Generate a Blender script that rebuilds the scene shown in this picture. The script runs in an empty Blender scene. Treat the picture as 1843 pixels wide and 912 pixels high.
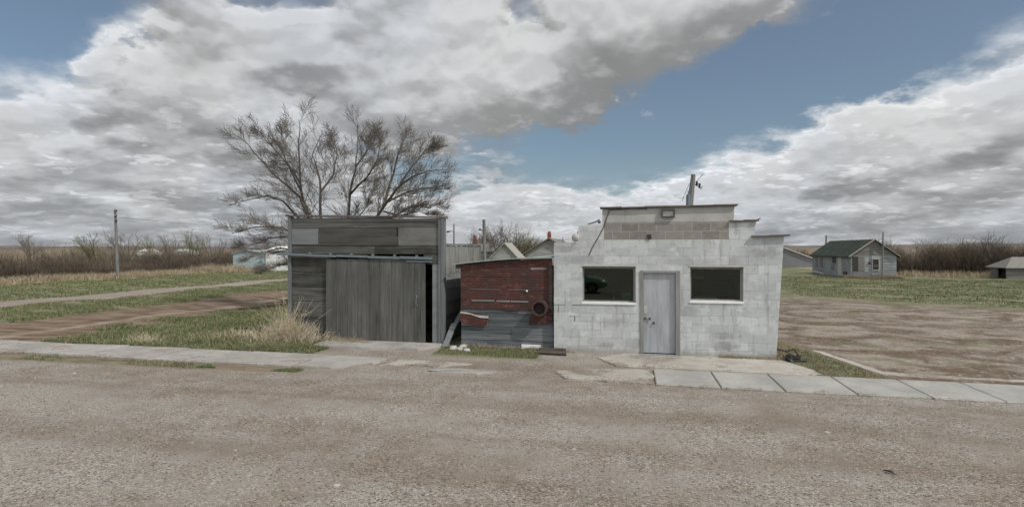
import bpy, math, random
import numpy as np
from mathutils import Vector
from mathutils.geometry import tessellate_polygon
R = math.radians
random.seed(7); rng = np.random.default_rng(7)
C = bpy.context.scene.collection
scene = bpy.context.scene

# ---------------------------------------------------------------- node helper
class X:
    """a socket with arithmetic"""
    def __init__(s, nt, sock): s.nt = nt; s.s = sock
    def _b(s, op, o, c=None):
        n = s.nt.nodes.new('ShaderNodeMath'); n.operation = op
        plug(s.nt, n.inputs[0], s)
        if o is not None: plug(s.nt, n.inputs[1], o)
        if c is not None: plug(s.nt, n.inputs[2], c)
        return X(s.nt, n.outputs[0])
    def __add__(s, o): return s._b('ADD', o)
    __radd__ = __add__
    def __sub__(s, o): return s._b('SUBTRACT', o)
    def __rsub__(s, o): return (s * -1.0) + o
    def __mul__(s, o): return s._b('MULTIPLY', o)
    __rmul__ = __mul__
    def __truediv__(s, o): return s._b('DIVIDE', o)
    def __pow__(s, o): return s._b('POWER', o)
    def max(s, o): return s._b('MAXIMUM', o)
    def min(s, o): return s._b('MINIMUM', o)
    def abs(s): return s._b('ABSOLUTE', None)
    def ss(s, a, b, lo=0.0, hi=1.0):
        n = s.nt.nodes.new('ShaderNodeMapRange'); n.interpolation_type = 'SMOOTHSTEP'
        plug(s.nt, n.inputs[0], s)
        for i, v in enumerate((a, b, lo, hi)): plug(s.nt, n.inputs[i+1], v)
        return X(s.nt, n.outputs[0])
def plug(nt, inp, v):
    if isinstance(v, X): nt.links.new(v.s, inp)
    elif isinstance(v, (tuple, list)):
        inp.default_value = (*v, 1.0) if len(inp.default_value) == 4 and len(v) == 3 else v
    else: inp.default_value = v
def vec(nt, x, y, z):
    n = nt.nodes.new('ShaderNodeCombineXYZ')
    for i, v in enumerate((x, y, z)): plug(nt, n.inputs[i], v)
    return X(nt, n.outputs[0])
def sep(nt, v):
    n = nt.nodes.new('ShaderNodeSeparateXYZ'); plug(nt, n.inputs[0], v)
    return [X(nt, o) for o in n.outputs]
def noise(nt, v, scale=1.0, detail=4.0, rough=0.55, dist=0.0, col=False):
    n = nt.nodes.new('ShaderNodeTexNoise'); plug(nt, n.inputs['Vector'], v)
    n.inputs['Scale'].default_value = scale; n.inputs['Detail'].default_value = detail
    n.inputs['Roughness'].default_value = rough; n.inputs['Distortion'].default_value = dist
    return X(nt, n.outputs[1 if col else 0])
def voro(nt, v, scale=1.0, feature='F1', out=0):
    n = nt.nodes.new('ShaderNodeTexVoronoi'); n.feature = feature; plug(nt, n.inputs['Vector'], v)
    n.inputs['Scale'].default_value = scale
    return X(nt, n.outputs[out])
def mix(nt, f, a, b, mode='MIX'):
    n = nt.nodes.new('ShaderNodeMix'); n.data_type = 'RGBA'; n.blend_type = mode; n.clamp_factor = True
    plug(nt, n.inputs[0], f); plug(nt, n.inputs[6], a); plug(nt, n.inputs[7], b)
    return X(nt, n.outputs[2])
def grey(nt, v): return vec(nt, v, v, v)
def material(name):
    m = bpy.data.materials.new(name); m.use_nodes = True
    nt = m.node_tree; b = nt.nodes['Principled BSDF']
    b.inputs['Roughness'].default_value = 0.9
    b.inputs['Specular IOR Level'].default_value = 0.25
    g = nt.nodes.new('ShaderNodeNewGeometry')
    return m, nt, b, X(nt, g.outputs['Position']), X(nt, g.outputs['Random Per Island'])
def bump(nt, b, h, strength=0.5, dist=0.02):
    n = nt.nodes.new('ShaderNodeBump'); n.inputs['Strength'].default_value = strength
    n.inputs['Distance'].default_value = dist; plug(nt, n.inputs['Height'], h)
    nt.links.new(n.outputs[0], b.inputs['Normal'])

# ---------------------------------------------------------------- camera, world, sun, exposure
FPX = 1000.0; HOR = 448.0; CX = 921.5; YAW = R(12.0); CAMZ = 2.5
cy_, sy_ = math.cos(YAW), math.sin(YAW)
cd = bpy.data.cameras.new('camera'); cam = bpy.data.objects.new('camera', cd); C.objects.link(cam)
cd.sensor_width = 36; cd.lens = 36*FPX/1843; cd.shift_y = -8/1843; cd.clip_end = 9000; cd.clip_start = 0.05
cam.location = (0, 0, CAMZ); cam.rotation_euler = (R(90), 0, YAW)
scene.camera = cam
def ray(px, py):
    u = (px-CX)/FPX; v = (HOR-py)/FPX
    return u*cy_-sy_, u*sy_+cy_, v
def F(px, py, Y):                 # point on the upright plane at depth Y
    a, b, c = ray(px, py); t = Y/b
    return a*t, CAMZ+c*t
def XY(px, py):                   # point on the ground
    a, b, c = ray(px, py); t = -CAMZ/c
    return a*t, b*t

SUN = Vector((0.66, -0.33, 0.78)).normalized()
world = bpy.data.worlds.new('World'); scene.world = world; world.use_nodes = True
nt = world.node_tree; nt.nodes.clear()
tc = nt.nodes.new('ShaderNodeTexCoord'); D = X(nt, tc.outputs['Generated'])
dx, dy, dz = sep(nt, D)
sky = nt.nodes.new('ShaderNodeTexSky'); sky.sky_type = 'NISHITA'; sky.sun_disc = False
sky.sun_elevation = math.asin(SUN.z); sky.sun_rotation = math.atan2(SUN.x, SUN.y)
sky.air_density = 1.0; sky.dust_density = 1.2; sky.ozone_density = 1.6
fx = dx*cy_ + dy*sy_; fy = dy*cy_ - dx*sy_
hyp = (dx*dx + dy*dy)._b('POWER', 0.5)
az = fx._b('ARCTAN2', fy).max(-1.0).min(1.0)
cosa = az._b('COSINE', None)
U = az._b('TANGENT', None)
V = dz/(hyp*cosa + 0.0001)
def blob(px, py, rx, ry, ang=0.0, U=U, V=V):
    u0 = (px-CX)/FPX; v0 = (HOR-py)/FPX; c, s = math.cos(R(ang)), math.sin(R(ang))
    du = U-u0; dv = V-v0
    a = (du*c + dv*s)*(FPX/rx); b = (dv*c - du*s)*(FPX/ry)
    return (a*a+b*b).ss(0.0, 3.2, 1.0, 0.0)
def vmad(v, k, w):
    n = nt.nodes.new('ShaderNodeVectorMath'); n.operation = 'MULTIPLY_ADD'
    plug(nt, n.inputs[0], v); n.inputs[1].default_value = (k,)*3; plug(nt, n.inputs[2], w); return X(nt, n.outputs[0])
def density(off, full=True):
    V2 = V + off if off else V
    z2 = dz + off*0.9 if off else dz
    k = (z2.max(0.0)+0.13)**0.62
    p = vec(nt, dx/k, dy/k, z2/k)
    warp = noise(nt, p, 2.4, 4, 0.55, col=True)
    p2 = vmad(warp, 0.20, p)
    wx, wy, wz = sep(nt, noise(nt, p, 4.5, 5, 0.6, col=True))
    Uw = U + (wx-0.5)*0.20; Vw = V2 + (wy-0.5)*0.13       # ragged outlines for the banks
    B = lambda *a: blob(*a, U=Uw, V=Vw)
    big = noise(nt, p2, 3.0, 3, 0.5)
    cov = 0.60 + (big-0.5)*2.2
    cov = cov - B(40, 15, 175, 118)*1.35 - B(1600, 55, 270, 85, 12)*1.5 - B(1300, 200, 320, 70, 24)*1.45
    cov = cov - B(930, 290, 170, 36, 12)*0.7 - B(945, 25, 40, 36)*0.9 - B(520, -5, 80, 26)*0.9 - B(330, 210, 120, 30)*0.25
    cov = cov + B(560, 110, 420, 120)*0.38 + B(1080, 55, 300, 90, 12)*0.75 + B(160, 290, 330, 120)*0.5
    cov = cov + B(1640, 300, 380, 110, 8)*0.7 + B(1780, 105, 110, 66, 10)*0.75 + B(960, 335, 100, 30)*0.8 + B(1060, 385, 330, 34)*0.9 + B(1092, 222, 50, 30)*0.75
    cov = cov + B(185, 105, 34, 24)*0.75 + B(1350, 160, 70, 22, 20)*0.55
    soft = cov + (noise(nt, p2, 8.0, 3, 0.5)-0.5)*0.7
    if not full: return cov, soft, None
    puff = (0.45-voro(nt, p2, 9.0))*0.55 + (0.45-voro(nt, p2, 21.0))*0.32 
    fine = noise(nt, p2, 14.0, 8, 0.62)
    return cov, soft, soft + puff + (fine-0.5)*0.55
def fine_(o): return noise(nt, vec(nt, dx*6, dy*6, dz*11), 1.6, 7, 0.6, 0.4)
c0, s0, f0 = density(0)
c1, s1_, f1 = density(0.022)
c2, s2_, f2 = density(0.10, False)
mask = f0.ss(0.34, 0.66).max((s0 + (fine_(0)-0.5)*0.9).ss(-0.30, 1.05)*0.72)
thin = (s0 + (f0-s0)*0.5).ss(-0.35, 0.7)
lowf = noise(nt, D, 2.6, 3, 0.5); tint = noise(nt, D, 4.0, 3, 0.5)
lit = (f0-f1).ss(-0.28, 0.40)*0.34 + (s0-s2_).ss(-0.50, 0.62)*0.66
edge = f0.ss(0.40, 1.15, 1.0, 0.0)*(s0-s1_).ss(-0.02, 0.16)
shade = (s2_-0.6).ss(0.0, 1.5)
lum = lit*0.31 + 0.268 + edge*0.14 - shade*0.03 + (lowf-0.5)*0.16
back = fy.ss(0.25, -0.35)
kk = (dz.max(0.0)+0.10)**0.75                  # rows of small bright heads far off
pp = vec(nt, dx/kk, dy/kk, dz/kk)
pk = noise(nt, pp, 4.2, 9, 0.6, 0.3) + (0.42-voro(nt, pp, 15.0))*0.16
pu = noise(nt, vec(nt, dx/kk, dy/kk, (dz+0.02)/kk), 4.2, 9, 0.6, 0.3)
lowz = dz.ss(0.30, 0.12)
lum = lum + pk.ss(0.54, 0.60)*(pk-pu+0.02).ss(-0.03, 0.06)*0.15*lowz - pk.ss(0.50, 0.40)*0.035*lowz
lum = lum*(back*1.1 + 1.0)
hz = dz.ss(0.0, 0.16)                           # pale air near the horizon
tw = tint.ss(0.40, 0.62)
ccol = mix(nt, tw, vec(nt, lum*0.955, lum*0.985, lum*1.03), vec(nt, lum*0.975, lum*0.99, lum*0.995))
ccol = mix(nt, hz, mix(nt, 0.32, ccol, (0.325, 0.345, 0.375)), ccol)
bgs = nt.nodes.new('ShaderNodeBackground'); bgs.inputs[1].default_value = 0.080
sc2 = mix(nt, 1.0, X(nt, sky.outputs[0]), (0.86, 0.93, 0.92), 'MULTIPLY')
sc2 = mix(nt, 0.22, sc2, (3.0, 3.2, 3.5))
plug(nt, bgs.inputs[0], sc2)
bgc = nt.nodes.new('ShaderNodeBackground'); plug(nt, bgc.inputs[0], ccol); bgc.inputs[1].default_value = 1.0
mxs = nt.nodes.new('ShaderNodeMixShader')
plug(nt, mxs.inputs[0], (mask + (1-hz)*0.5 + thin*0.30).min(1.0))
nt.links.new(bgs.outputs[0], mxs.inputs[1]); nt.links.new(bgc.outputs[0], mxs.inputs[2])
wo = nt.nodes.new('ShaderNodeOutputWorld'); nt.links.new(mxs.outputs[0], wo.inputs[0])

sd = bpy.data.lights.new('sun', 'SUN'); sd.energy = 2.5; sd.angle = R(1.2); sd.color = (1, 0.96, 0.90)
so = bpy.data.objects.new('sun', sd); C.objects.link(so)
so.rotation_euler = SUN.to_track_quat('Z', 'Y').to_euler()
scene.view_settings.view_transform = 'Standard'; scene.view_settings.look = 'None'
scene.view_settings.exposure = 0.22; scene.view_settings.gamma = 1.0

# ---------------------------------------------------------------- mesh helpers
class MB:
    def __init__(s): s.v = []; s.f = []
    def quad(s, *p):
        i = len(s.v); s.v += [tuple(q) for q in p]; s.f.append(tuple(range(i, i+len(p))))
    def hexa(s, p):                      # 8 corners: bottom 4 ccw, top 4 ccw
        i = len(s.v); s.v += [tuple(q) for q in p]
        for f in ((3,2,1,0),(4,5,6,7),(0,1,5,4),(1,2,6,5),(2,3,7,6),(3,0,4,7)): s.f.append(tuple(i+k for k in f))
    def box(s, x0, x1, y0, y1, z0, z1):
        s.hexa([(x0,y0,z0),(x1,y0,z0),(x1,y1,z0),(x0,y1,z0),(x0,y0,z1),(x1,y0,z1),(x1,y1,z1),(x0,y1,z1)])
    def board(s, xa, za0, za1, xb, zb0, zb1, y0, y1):   # upright board between two x with own heights
        s.hexa([(xa,y0,za0),(xb,y0,zb0),(xb,y1,zb0),(xa,y1,za0),(xa,y0,za1),(xb,y0,zb1),(xb,y1,zb1),(xa,y1,za1)])
    def beam(s, a, b, w, h):
        a = Vector(a); b = Vector(b); d = (b-a).normalized()
        up = Vector((0,0,1)) if abs(d.z) < 0.95 else Vector((0,1,0))
        r = d.cross(up).normalized()*w/2; n = r.cross(d).normalized()*h/2
        s.hexa([a-r-n, a+r-n, b+r-n, b-r-n, a-r+n, a+r+n, b+r+n, b-r+n])
    def prism(s, pts, y0, y1, holes=()):      # outline in (x,z), extruded in y
        loops = [list(pts)] + [list(h) for h in holes]
        tri = tessellate_polygon([[Vector((p[0], p[1], 0)) for p in l] for l in loops])
        flat = [p for l in loops for p in l]; i = len(s.v); n = len(flat)
        s.v += [(p[0], y0, p[1]) for p in flat] + [(p[0], y1, p[1]) for p in flat]
        for a, b, c in tri:
            pa, pb, pc = flat[a], flat[b], flat[c]
            cr = (pb[0]-pa[0])*(pc[1]-pa[1])-(pb[1]-pa[1])*(pc[0]-pa[0])
            if cr < 0: b, c = c, b
            s.f.append((i+a, i+b, i+c)); s.f.append((i+n+a, i+n+c, i+n+b))
        k = 0
        for li, l in enumerate(loops):
            m = len(l); area = sum(l[q][0]*l[(q+1) % m][1]-l[(q+1) % m][0]*l[q][1] for q in range(m))
            ccw = (area > 0) == (li == 0)
            for q in range(m):
                a, b = i+k+q, i+k+(q+1) % m
                s.f.append((a, a+n, b+n, b) if ccw else (b, b+n, a+n, a))
            k += m
    def tube(s, pts, rad, n=8, cap=True):
        pts = [Vector(p) for p in pts]; i0 = len(s.v)
        if not isinstance(rad, (list, tuple)): rad = [rad]*len(pts)
        ref = None
        for k, p in enumerate(pts):
            d = (pts[min(k+1, len(pts)-1)]-pts[max(k-1, 0)])
            d = d.normalized() if d.length > 1e-9 else Vector((0,0,1))
            if ref is None: ref = Vector((1,0,0)) if abs(d.x) < 0.8 else Vector((0,1,0))
            r = d.cross(ref).normalized(); q = d.cross(r); ref = -d.cross(r).cross(d) if False else ref
            for j in range(n):
                a = 2*math.pi*j/n
                s.v.append(tuple(p + r*math.cos(a)*rad[k] + q*math.sin(a)*rad[k]))
        for k in range(len(pts)-1):
            for j in range(n):
                a = i0+k*n+j; b = i0+k*n+(j+1) % n
                s.f.append((a, b, b+n, a+n))
        if cap:
            s.f.append(tuple(i0+j for j in reversed(range(n)))); m = i0+(len(pts)-1)*n
            s.f.append(tuple(m+j for j in range(n)))
    def ring(s, c, r_out, r_in, y0, y1, n=28):     # ring round the y axis
        i = len(s.v)
        for (r, y) in ((r_out, y0), (r_out, y1), (r_in, y1), (r_in, y0)):
            for j in range(n):
                a = 2*math.pi*j/n; s.v.append((c[0]+r*math.cos(a), y, c[1]+r*math.sin(a)))
        for k in range(4):
            for j in range(n):
                a = i+k*n+j; b = i+k*n+(j+1) % n; k2 = (k+1) % 4
                s.f.append((a, b, i+k2*n+(j+1) % n, i+k2*n+j))
def jit(mb, amt):
    mb.v = [tuple(c+random.uniform(-amt, amt) for c in v) for v in mb.v]; return mb
def link_mesh(name, verts, faces, mat, parent=None, smooth=False):
    me = bpy.data.meshes.new(name)
    if parent is not None:
        L = parent.matrix_world.translation if False else Vector(parent['_w'])
        verts = [(v[0]-L.x, v[1]-L.y, v[2]-L.z) for v in verts] if not isinstance(verts, np.ndarray) else verts-np.array(L)
    if isinstance(verts, np.ndarray):
        me.vertices.add(len(verts)); me.vertices.foreach_set('co', verts.astype(np.float32).ravel())
        k = faces.shape[1]; me.loops.add(faces.size); me.polygons.add(len(faces))
        me.loops.foreach_set('vertex_index', faces.astype(np.int32).ravel())
        me.polygons.foreach_set('loop_start', np.arange(0, faces.size, k, dtype=np.int32))
        me.update(calc_edges=True)
    else:
        me.from_pydata(verts, [], faces)
    if mat: me.materials.append(mat)
    if smooth: me.polygons.foreach_set('use_smooth', [True]*len(me.polygons))
    o = bpy.data.objects.new(name, me); C.objects.link(o)
    if parent is not None: o.parent = parent
    return o
def tag(o, label=None, cat=None, group=None, kind=None):
    if label: o['label'] = label
    if cat: o['category'] = cat
    if group: o['group'] = group
    if kind: o['kind'] = kind
    return o
def thing(name, loc, label, cat, group=None):
    o = bpy.data.objects.new(name, None); o.location = loc; C.objects.link(o); o['_w'] = tuple(loc)
    o.empty_display_size = 0.2
    return tag(o, label, cat, group)
def part(name, mb, mat, parent, smooth=False):
    o = link_mesh(name, mb.v, mb.f, mat, parent, smooth)
    o['_w'] = tuple(parent['_w'])
    return o
def solo(name, mb, mat, label, cat, group=None, smooth=False):
    return tag(link_mesh(name, mb.v, mb.f, mat, None, smooth), label, cat, group)
def struct(name, mb, mat): return tag(link_mesh(name, mb.v, mb.f, mat), kind='structure')
def copy_thing(t, loc, label=None):
    c = t.copy(); C.objects.link(c); c.location = loc; c['_w'] = tuple(loc)
    if label: c['label'] = label
    for ch in t.children:
        d = ch.copy(); C.objects.link(d); d.parent = c
        for g in ch.children:
            e = g.copy(); C.objects.link(e); e.parent = d
    return c

# ---------------------------------------------------------------- materials
def plain(name, col, rough=0.8, var=0.25, scale=6.0, metal=0.0, spec=0.25):
    m, nt, b, P, I = material(name)
    n = noise(nt, P, scale, 5, 0.6); f = n*var*2 + (1-var)
    plug(nt, b.inputs['Base Color'], mix(nt, 1.0, tuple(col), grey(nt, f), 'MULTIPLY'))
    b.inputs['Roughness'].default_value = rough; b.inputs['Metallic'].default_value = metal
    b.inputs['Specular IOR Level'].default_value = spec
    return m
def wood(name, dark, light, axis='x', island=0.35, grain=1.0, brown=None, moss=0.0):
    m, nt, b, P, I = material(name); x, y, z = sep(nt, P)
    o = I*37.0
    if axis == 'x': g = vec(nt, x*0.9 + o, y*14.0, z*34.0); st = vec(nt, x*0.7+o, y*3, z*5.0)
    else:           g = vec(nt, x*34.0, y*14.0, z*0.9 + o); st = vec(nt, x*5.0, y*3.0, z*0.7+o)
    n1 = noise(nt, g, 1.0, 7, 0.65); n2 = noise(nt, st, 1.3, 5, 0.6); n3 = noise(nt, P, 1.1, 4, 0.6)
    f = ((n1-0.5)*1.5*grain + (n2-0.5)*1.5 + (n3-0.5)*0.7 + (I-0.5)*island*2 + 0.5)
    c = mix(nt, f.max(0).min(1), dark, light)
    if brown: c = mix(nt, noise(nt, P, 0.8, 4, 0.6).ss(0.48, 0.66)*0.7, c, brown)
    if moss: c = mix(nt, noise(nt, P, 2.3, 6, 0.7).ss(0.5, 0.75)*moss, c, (0.07, 0.085, 0.05))
    cr = n1.ss(0.30, 0.36)                       # thin cracks
    c = mix(nt, cr, mix(nt, 0.6, c, (0.02, 0.02, 0.02)), c)
    kn = voro(nt, vec(nt, x*(1.2 if axis == 'x' else 4), y, z*(4 if axis == 'x' else 1.2)), 1.0)
    c = mix(nt, kn.ss(0.035, 0.06), mix(nt, 0.7, c, (0.03, 0.025, 0.02)), c)
    plug(nt, b.inputs['Base Color'], c)
    bump(nt, b, n1*0.6+n2*0.5, 0.6, 0.012)
    return m
def gravel_nodes(nt, P, wet=False):
    x, y, z = sep(nt, P)
    v1 = voro(nt, P, 48.0, out=1); s1, _, _ = sep(nt, v1)
    v2 = voro(nt, P, 95.0, out=1); s2, _, _ = sep(nt, v2)
    d1 = voro(nt, P, 48.0); d2 = voro(nt, P, 95.0)
    fine = noise(nt, P, 120.0, 3, 0.7)
    mid = noise(nt, P, 1.6, 6, 0.6); bigx = noise(nt, vec(nt, x*0.16, y*0.5, 0), 1.0, 5, 0.55); rut = noise(nt, vec(nt, x*0.05, y*1.1, 0), 1.0, 4, 0.5)
    base = mix(nt, (bigx + (mid-0.5)*0.35).ss(0.36, 0.62), (0.205, 0.168, 0.133), (0.272, 0.244, 0.212))
    base = mix(nt, mid.ss(0.35, 0.7)*0.45, base, (0.292, 0.270, 0.242))
    base = mix(nt, rut.ss(0.50, 0.64)*0.50, base, (0.178, 0.145, 0.114))
    peb = (s1-0.5)*0.62 + (s2-0.5)*0.62 + (fine-0.5)*0.9 + 1.0
    amt = noise(nt, P, 0.7, 4, 0.6).ss(0.3, 0.62)
    peb = (peb-1.0)*(amt*1.15+0.25) + 1.0
    spark = s1.ss(0.965, 0.985)*0.75 ; dk = s1.ss(0.010, 0.025)
    c = mix(nt, 1.0, base, grey(nt, peb.max(0.25)), 'MULTIPLY')
    c = mix(nt, spark*d1.ss(0.6, 0.2), c, (0.50, 0.47, 0.43))
    c = mix(nt, dk, (0.075, 0.065, 0.058), c)
    h = (0.5-d1)*0.8 + (0.5-d2)*0.4 + fine*0.25
    return c, h
m_road, nt, b, P, I = material('gravel'); c, h = gravel_nodes(nt, P)
plug(nt, b.inputs['Base Color'], c); bump(nt, b, h, 0.55, 0.02)

# --- ground: gravel, grass, dirt and straw zones by world position
m_ground, nt, b, P, I = material('ground'); x, y, z = sep(nt, P)
gc, gh = gravel_nodes(nt, P)
w1 = noise(nt, P, 0.55, 5, 0.62)-0.5; w2 = noise(nt, P, 2.4, 5, 0.65)-0.5; w3 = noise(nt, P, 9.0, 5, 0.7)-0.5
wob = w1*2.6 + w2*1.3 + w3*0.5
blade = noise(nt, vec(nt, x*38, y*22, 0), 1.0, 4, 0.7); far_n = noise(nt, vec(nt, x*0.35, y*1.0, 0), 1.0, 6, 0.62)
green = mix(nt, blade.ss(0.25, 0.75), (0.040, 0.062, 0.022), (0.115, 0.150, 0.062))
green = mix(nt, (far_n + w2*0.5).ss(0.36, 0.60)*0.85, green, (0.225, 0.200, 0.128))
straw = mix(nt, blade.ss(0.2, 0.8), (0.23, 0.185, 0.125), (0.46, 0.40, 0.30))
dirt = mix(nt, noise(nt, vec(nt, x*0.7, y*2.2, 0), 1.0, 6, 0.62).ss(0.35, 0.65), (0.105, 0.068, 0.042), (0.225, 0.172, 0.126))
dirt = mix(nt, 1.0, dirt, grey(nt, (w3*0.9)+1.0), 'MULTIPLY')
lot = mix(nt, noise(nt, vec(nt, x*0.62+y*0.25, y*0.95-x*0.12, 3.0), 1.0, 9, 0.70, 0.6).ss(0.40, 0.62), (0.115, 0.080, 0.054), (0.275, 0.235, 0.195))
lf = noise(nt, P, 3.2, 8, 0.72, 0.8); lp = voro(nt, P, 22.0, out=1); lps, _, _ = sep(nt, lp)
lot = mix(nt, lf.ss(0.50, 0.66)*0.55, lot, (0.30, 0.262, 0.215)); lot = mix(nt, lf.ss(0.44, 0.34)*0.5, lot, (0.095, 0.066, 0.043))
lot = mix(nt, 1.0, lot, grey(nt, (w3*1.3)+1.0+(lps-0.5)*0.35), 'MULTIPLY')
lot = mix(nt, lps.ss(0.97, 0.985)*0.7, lot, (0.42, 0.39, 0.34))
lot = mix(nt, noise(nt, P, 0.45, 6, 0.65).ss(0.53, 0.66)*0.7, lot, (0.120, 0.130, 0.066))
def band(v, a, b_, s=0.5): return v.ss(a-s, a+s)*v.ss(b_-s, b_+s, 1.0, 0.0)
# left side: grass with two wheel tracks running away from the street
col = green
col = mix(nt, band(x+wob*0.5, -29.3, -25.4, 0.35), col, mix(nt, 0.35, gc, (0.30, 0.25, 0.205)))
col = mix(nt, band(x+wob*0.9, -20.8, -15.3, 0.7), col, dirt)
col = mix(nt, band(x+w2*0.5, -17.7, -17.2, 0.2)*w1.ss(-0.1, 0.1), col, (0.30, 0.25, 0.20))
col = mix(nt, band(x+wob, -48.0, -42.2, 0.5), col, straw)
fieldc = mix(nt, noise(nt, vec(nt, x*0.02, y*0.05, 0), 1.0, 4, 0.6).ss(0.4, 0.6), (0.135, 0.095, 0.062), (0.27, 0.21, 0.145))
col = mix(nt, (x*-1.0 + wob).ss(50.0, 54.0), col, fieldc)
# right side: bare lot, then grass, then straw and fields
rlot = (x+w2*0.4).ss(2.9, 3.5)*(y + x*0.62 + wob*3.0 + w3*2.0).ss(34.0, 39.0, 1.0, 0.0)
col = mix(nt, rlot, col, lot)
patch = band(x + (y-12)*0.26 + w2*0.9, 2.9, 5.15, 0.22)*(y+w2*1.2).ss(16.0, 18.5, 1.0, 0.0)*(y+w3).ss(11.9, 12.1)
col = mix(nt, patch, col, mix(nt, w2.ss(-0.12, 0.12), dirt, green))
redd = (x+w2).ss(3.5, 4.5)*band(y+w3*0.6, 11.75, 12.05, 0.12)
col = mix(nt, redd, col, (0.105, 0.07, 0.045))
fy_ = (y + wob*1.5)
col = mix(nt, (x).ss(21.0, 24.0)*fy_.ss(55.0, 58.5), col, straw)
col = mix(nt, fy_.ss(88.0, 104.0), col, fieldc)
# street side: gravel spills up to the walls between the garage and the block building
front = (y+w2*0.5+w3*0.35)
gm = front.ss(11.7, 12.0, 1.0, 0.0)*1.0
cen = band(x+wob*0.25, -8.1, 3.1, 0.35)*y.ss(13.6, 13.9, 1.0, 0.0)
shedg = band(x+w2*0.5, -4.6, -2.1, 0.25)*band(front, 12.35, 13.8, 0.14)
gmask = gm.max(cen*(1-shedg))
col = mix(nt, gmask, col, gc)
verge = band(y+w3*0.35+w2*0.35, 9.95, 10.75, 0.16)*(x+wob*1.3).ss(-7.6, -6.4, 1.0, 0.0)
col = mix(nt, verge, col, mix(nt, w2.ss(-0.1, 0.15), dirt, green))
plug(nt, b.inputs['Base Color'], col)
bump(nt, b, gh*0.5 + blade*0.6 + w3*1.5, 0.5, 0.03)

def concrete(name, c0, c1, gravelly=0.0):
    m, nt, b, P, I = material(name)
    n1 = noise(nt, P, 1.3, 6, 0.6); n2 = noise(nt, P, 14, 6, 0.7); x, y, z = sep(nt, P)
    c = mix(nt, n1.ss(0.3, 0.7), c0, c1)
    c = mix(nt, 1.0, c, grey(nt, (n2-0.5)*0.5 + 1.0 + (I-0.5)*0.10), 'MULTIPLY')
    if gravelly:
        g, h = gravel_nodes(nt, P); x, y, z = sep(nt, P)
        c = mix(nt, (n1*0.6+n2*0.4 + (noise(nt, P, 0.6, 2, 0.5)-0.5)*0.5).ss(gravelly, gravelly+0.05), c, g)
    crk = voro(nt, noise(nt, P, 1.5, 3, 0.5, col=True), 4.0, 'DISTANCE_TO_EDGE')
    c = mix(nt, n2.ss(0.62, 0.72)*0.45, c, (0.16, 0.14, 0.12))
    g2, h2 = gravel_nodes(nt, P)                 # gravel kicked over the street edge and the seams
    n3 = noise(nt, P, 5.0, 6, 0.7)
    e = ((y - 10.47)*1.0 + (n3-0.5)*1.1).ss(-0.04, 0.10, 1.0, 0.0).max((11.80 - y + (n3-0.5)*0.7).ss(-0.05, 0.08, 1.0, 0.0))
    c = mix(nt, e*0.85*y.ss(11.84, 11.88, 1.0, 0.0), c, g2)
    c = mix(nt, n3.ss(0.58, 0.70)*0.5, c, (0.20, 0.175, 0.145))
    plug(nt, b.inputs['Base Color'], c); bump(nt, b, n2, 0.35, 0.01)
    return m
m_walk = concrete('sidewalk_concrete', (0.265, 0.258, 0.238), (0.355, 0.347, 0.322))
m_walk_old = concrete('worn_sidewalk', (0.255, 0.24, 0.222), (0.38, 0.36, 0.335), 0.575)
m_apron = concrete('broken_concrete', (0.30, 0.275, 0.24), (0.43, 0.405, 0.36), 0.515)
m_joint = plain('joint_dirt', (0.14, 0.125, 0.10), 0.95, 0.4, 8)

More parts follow.
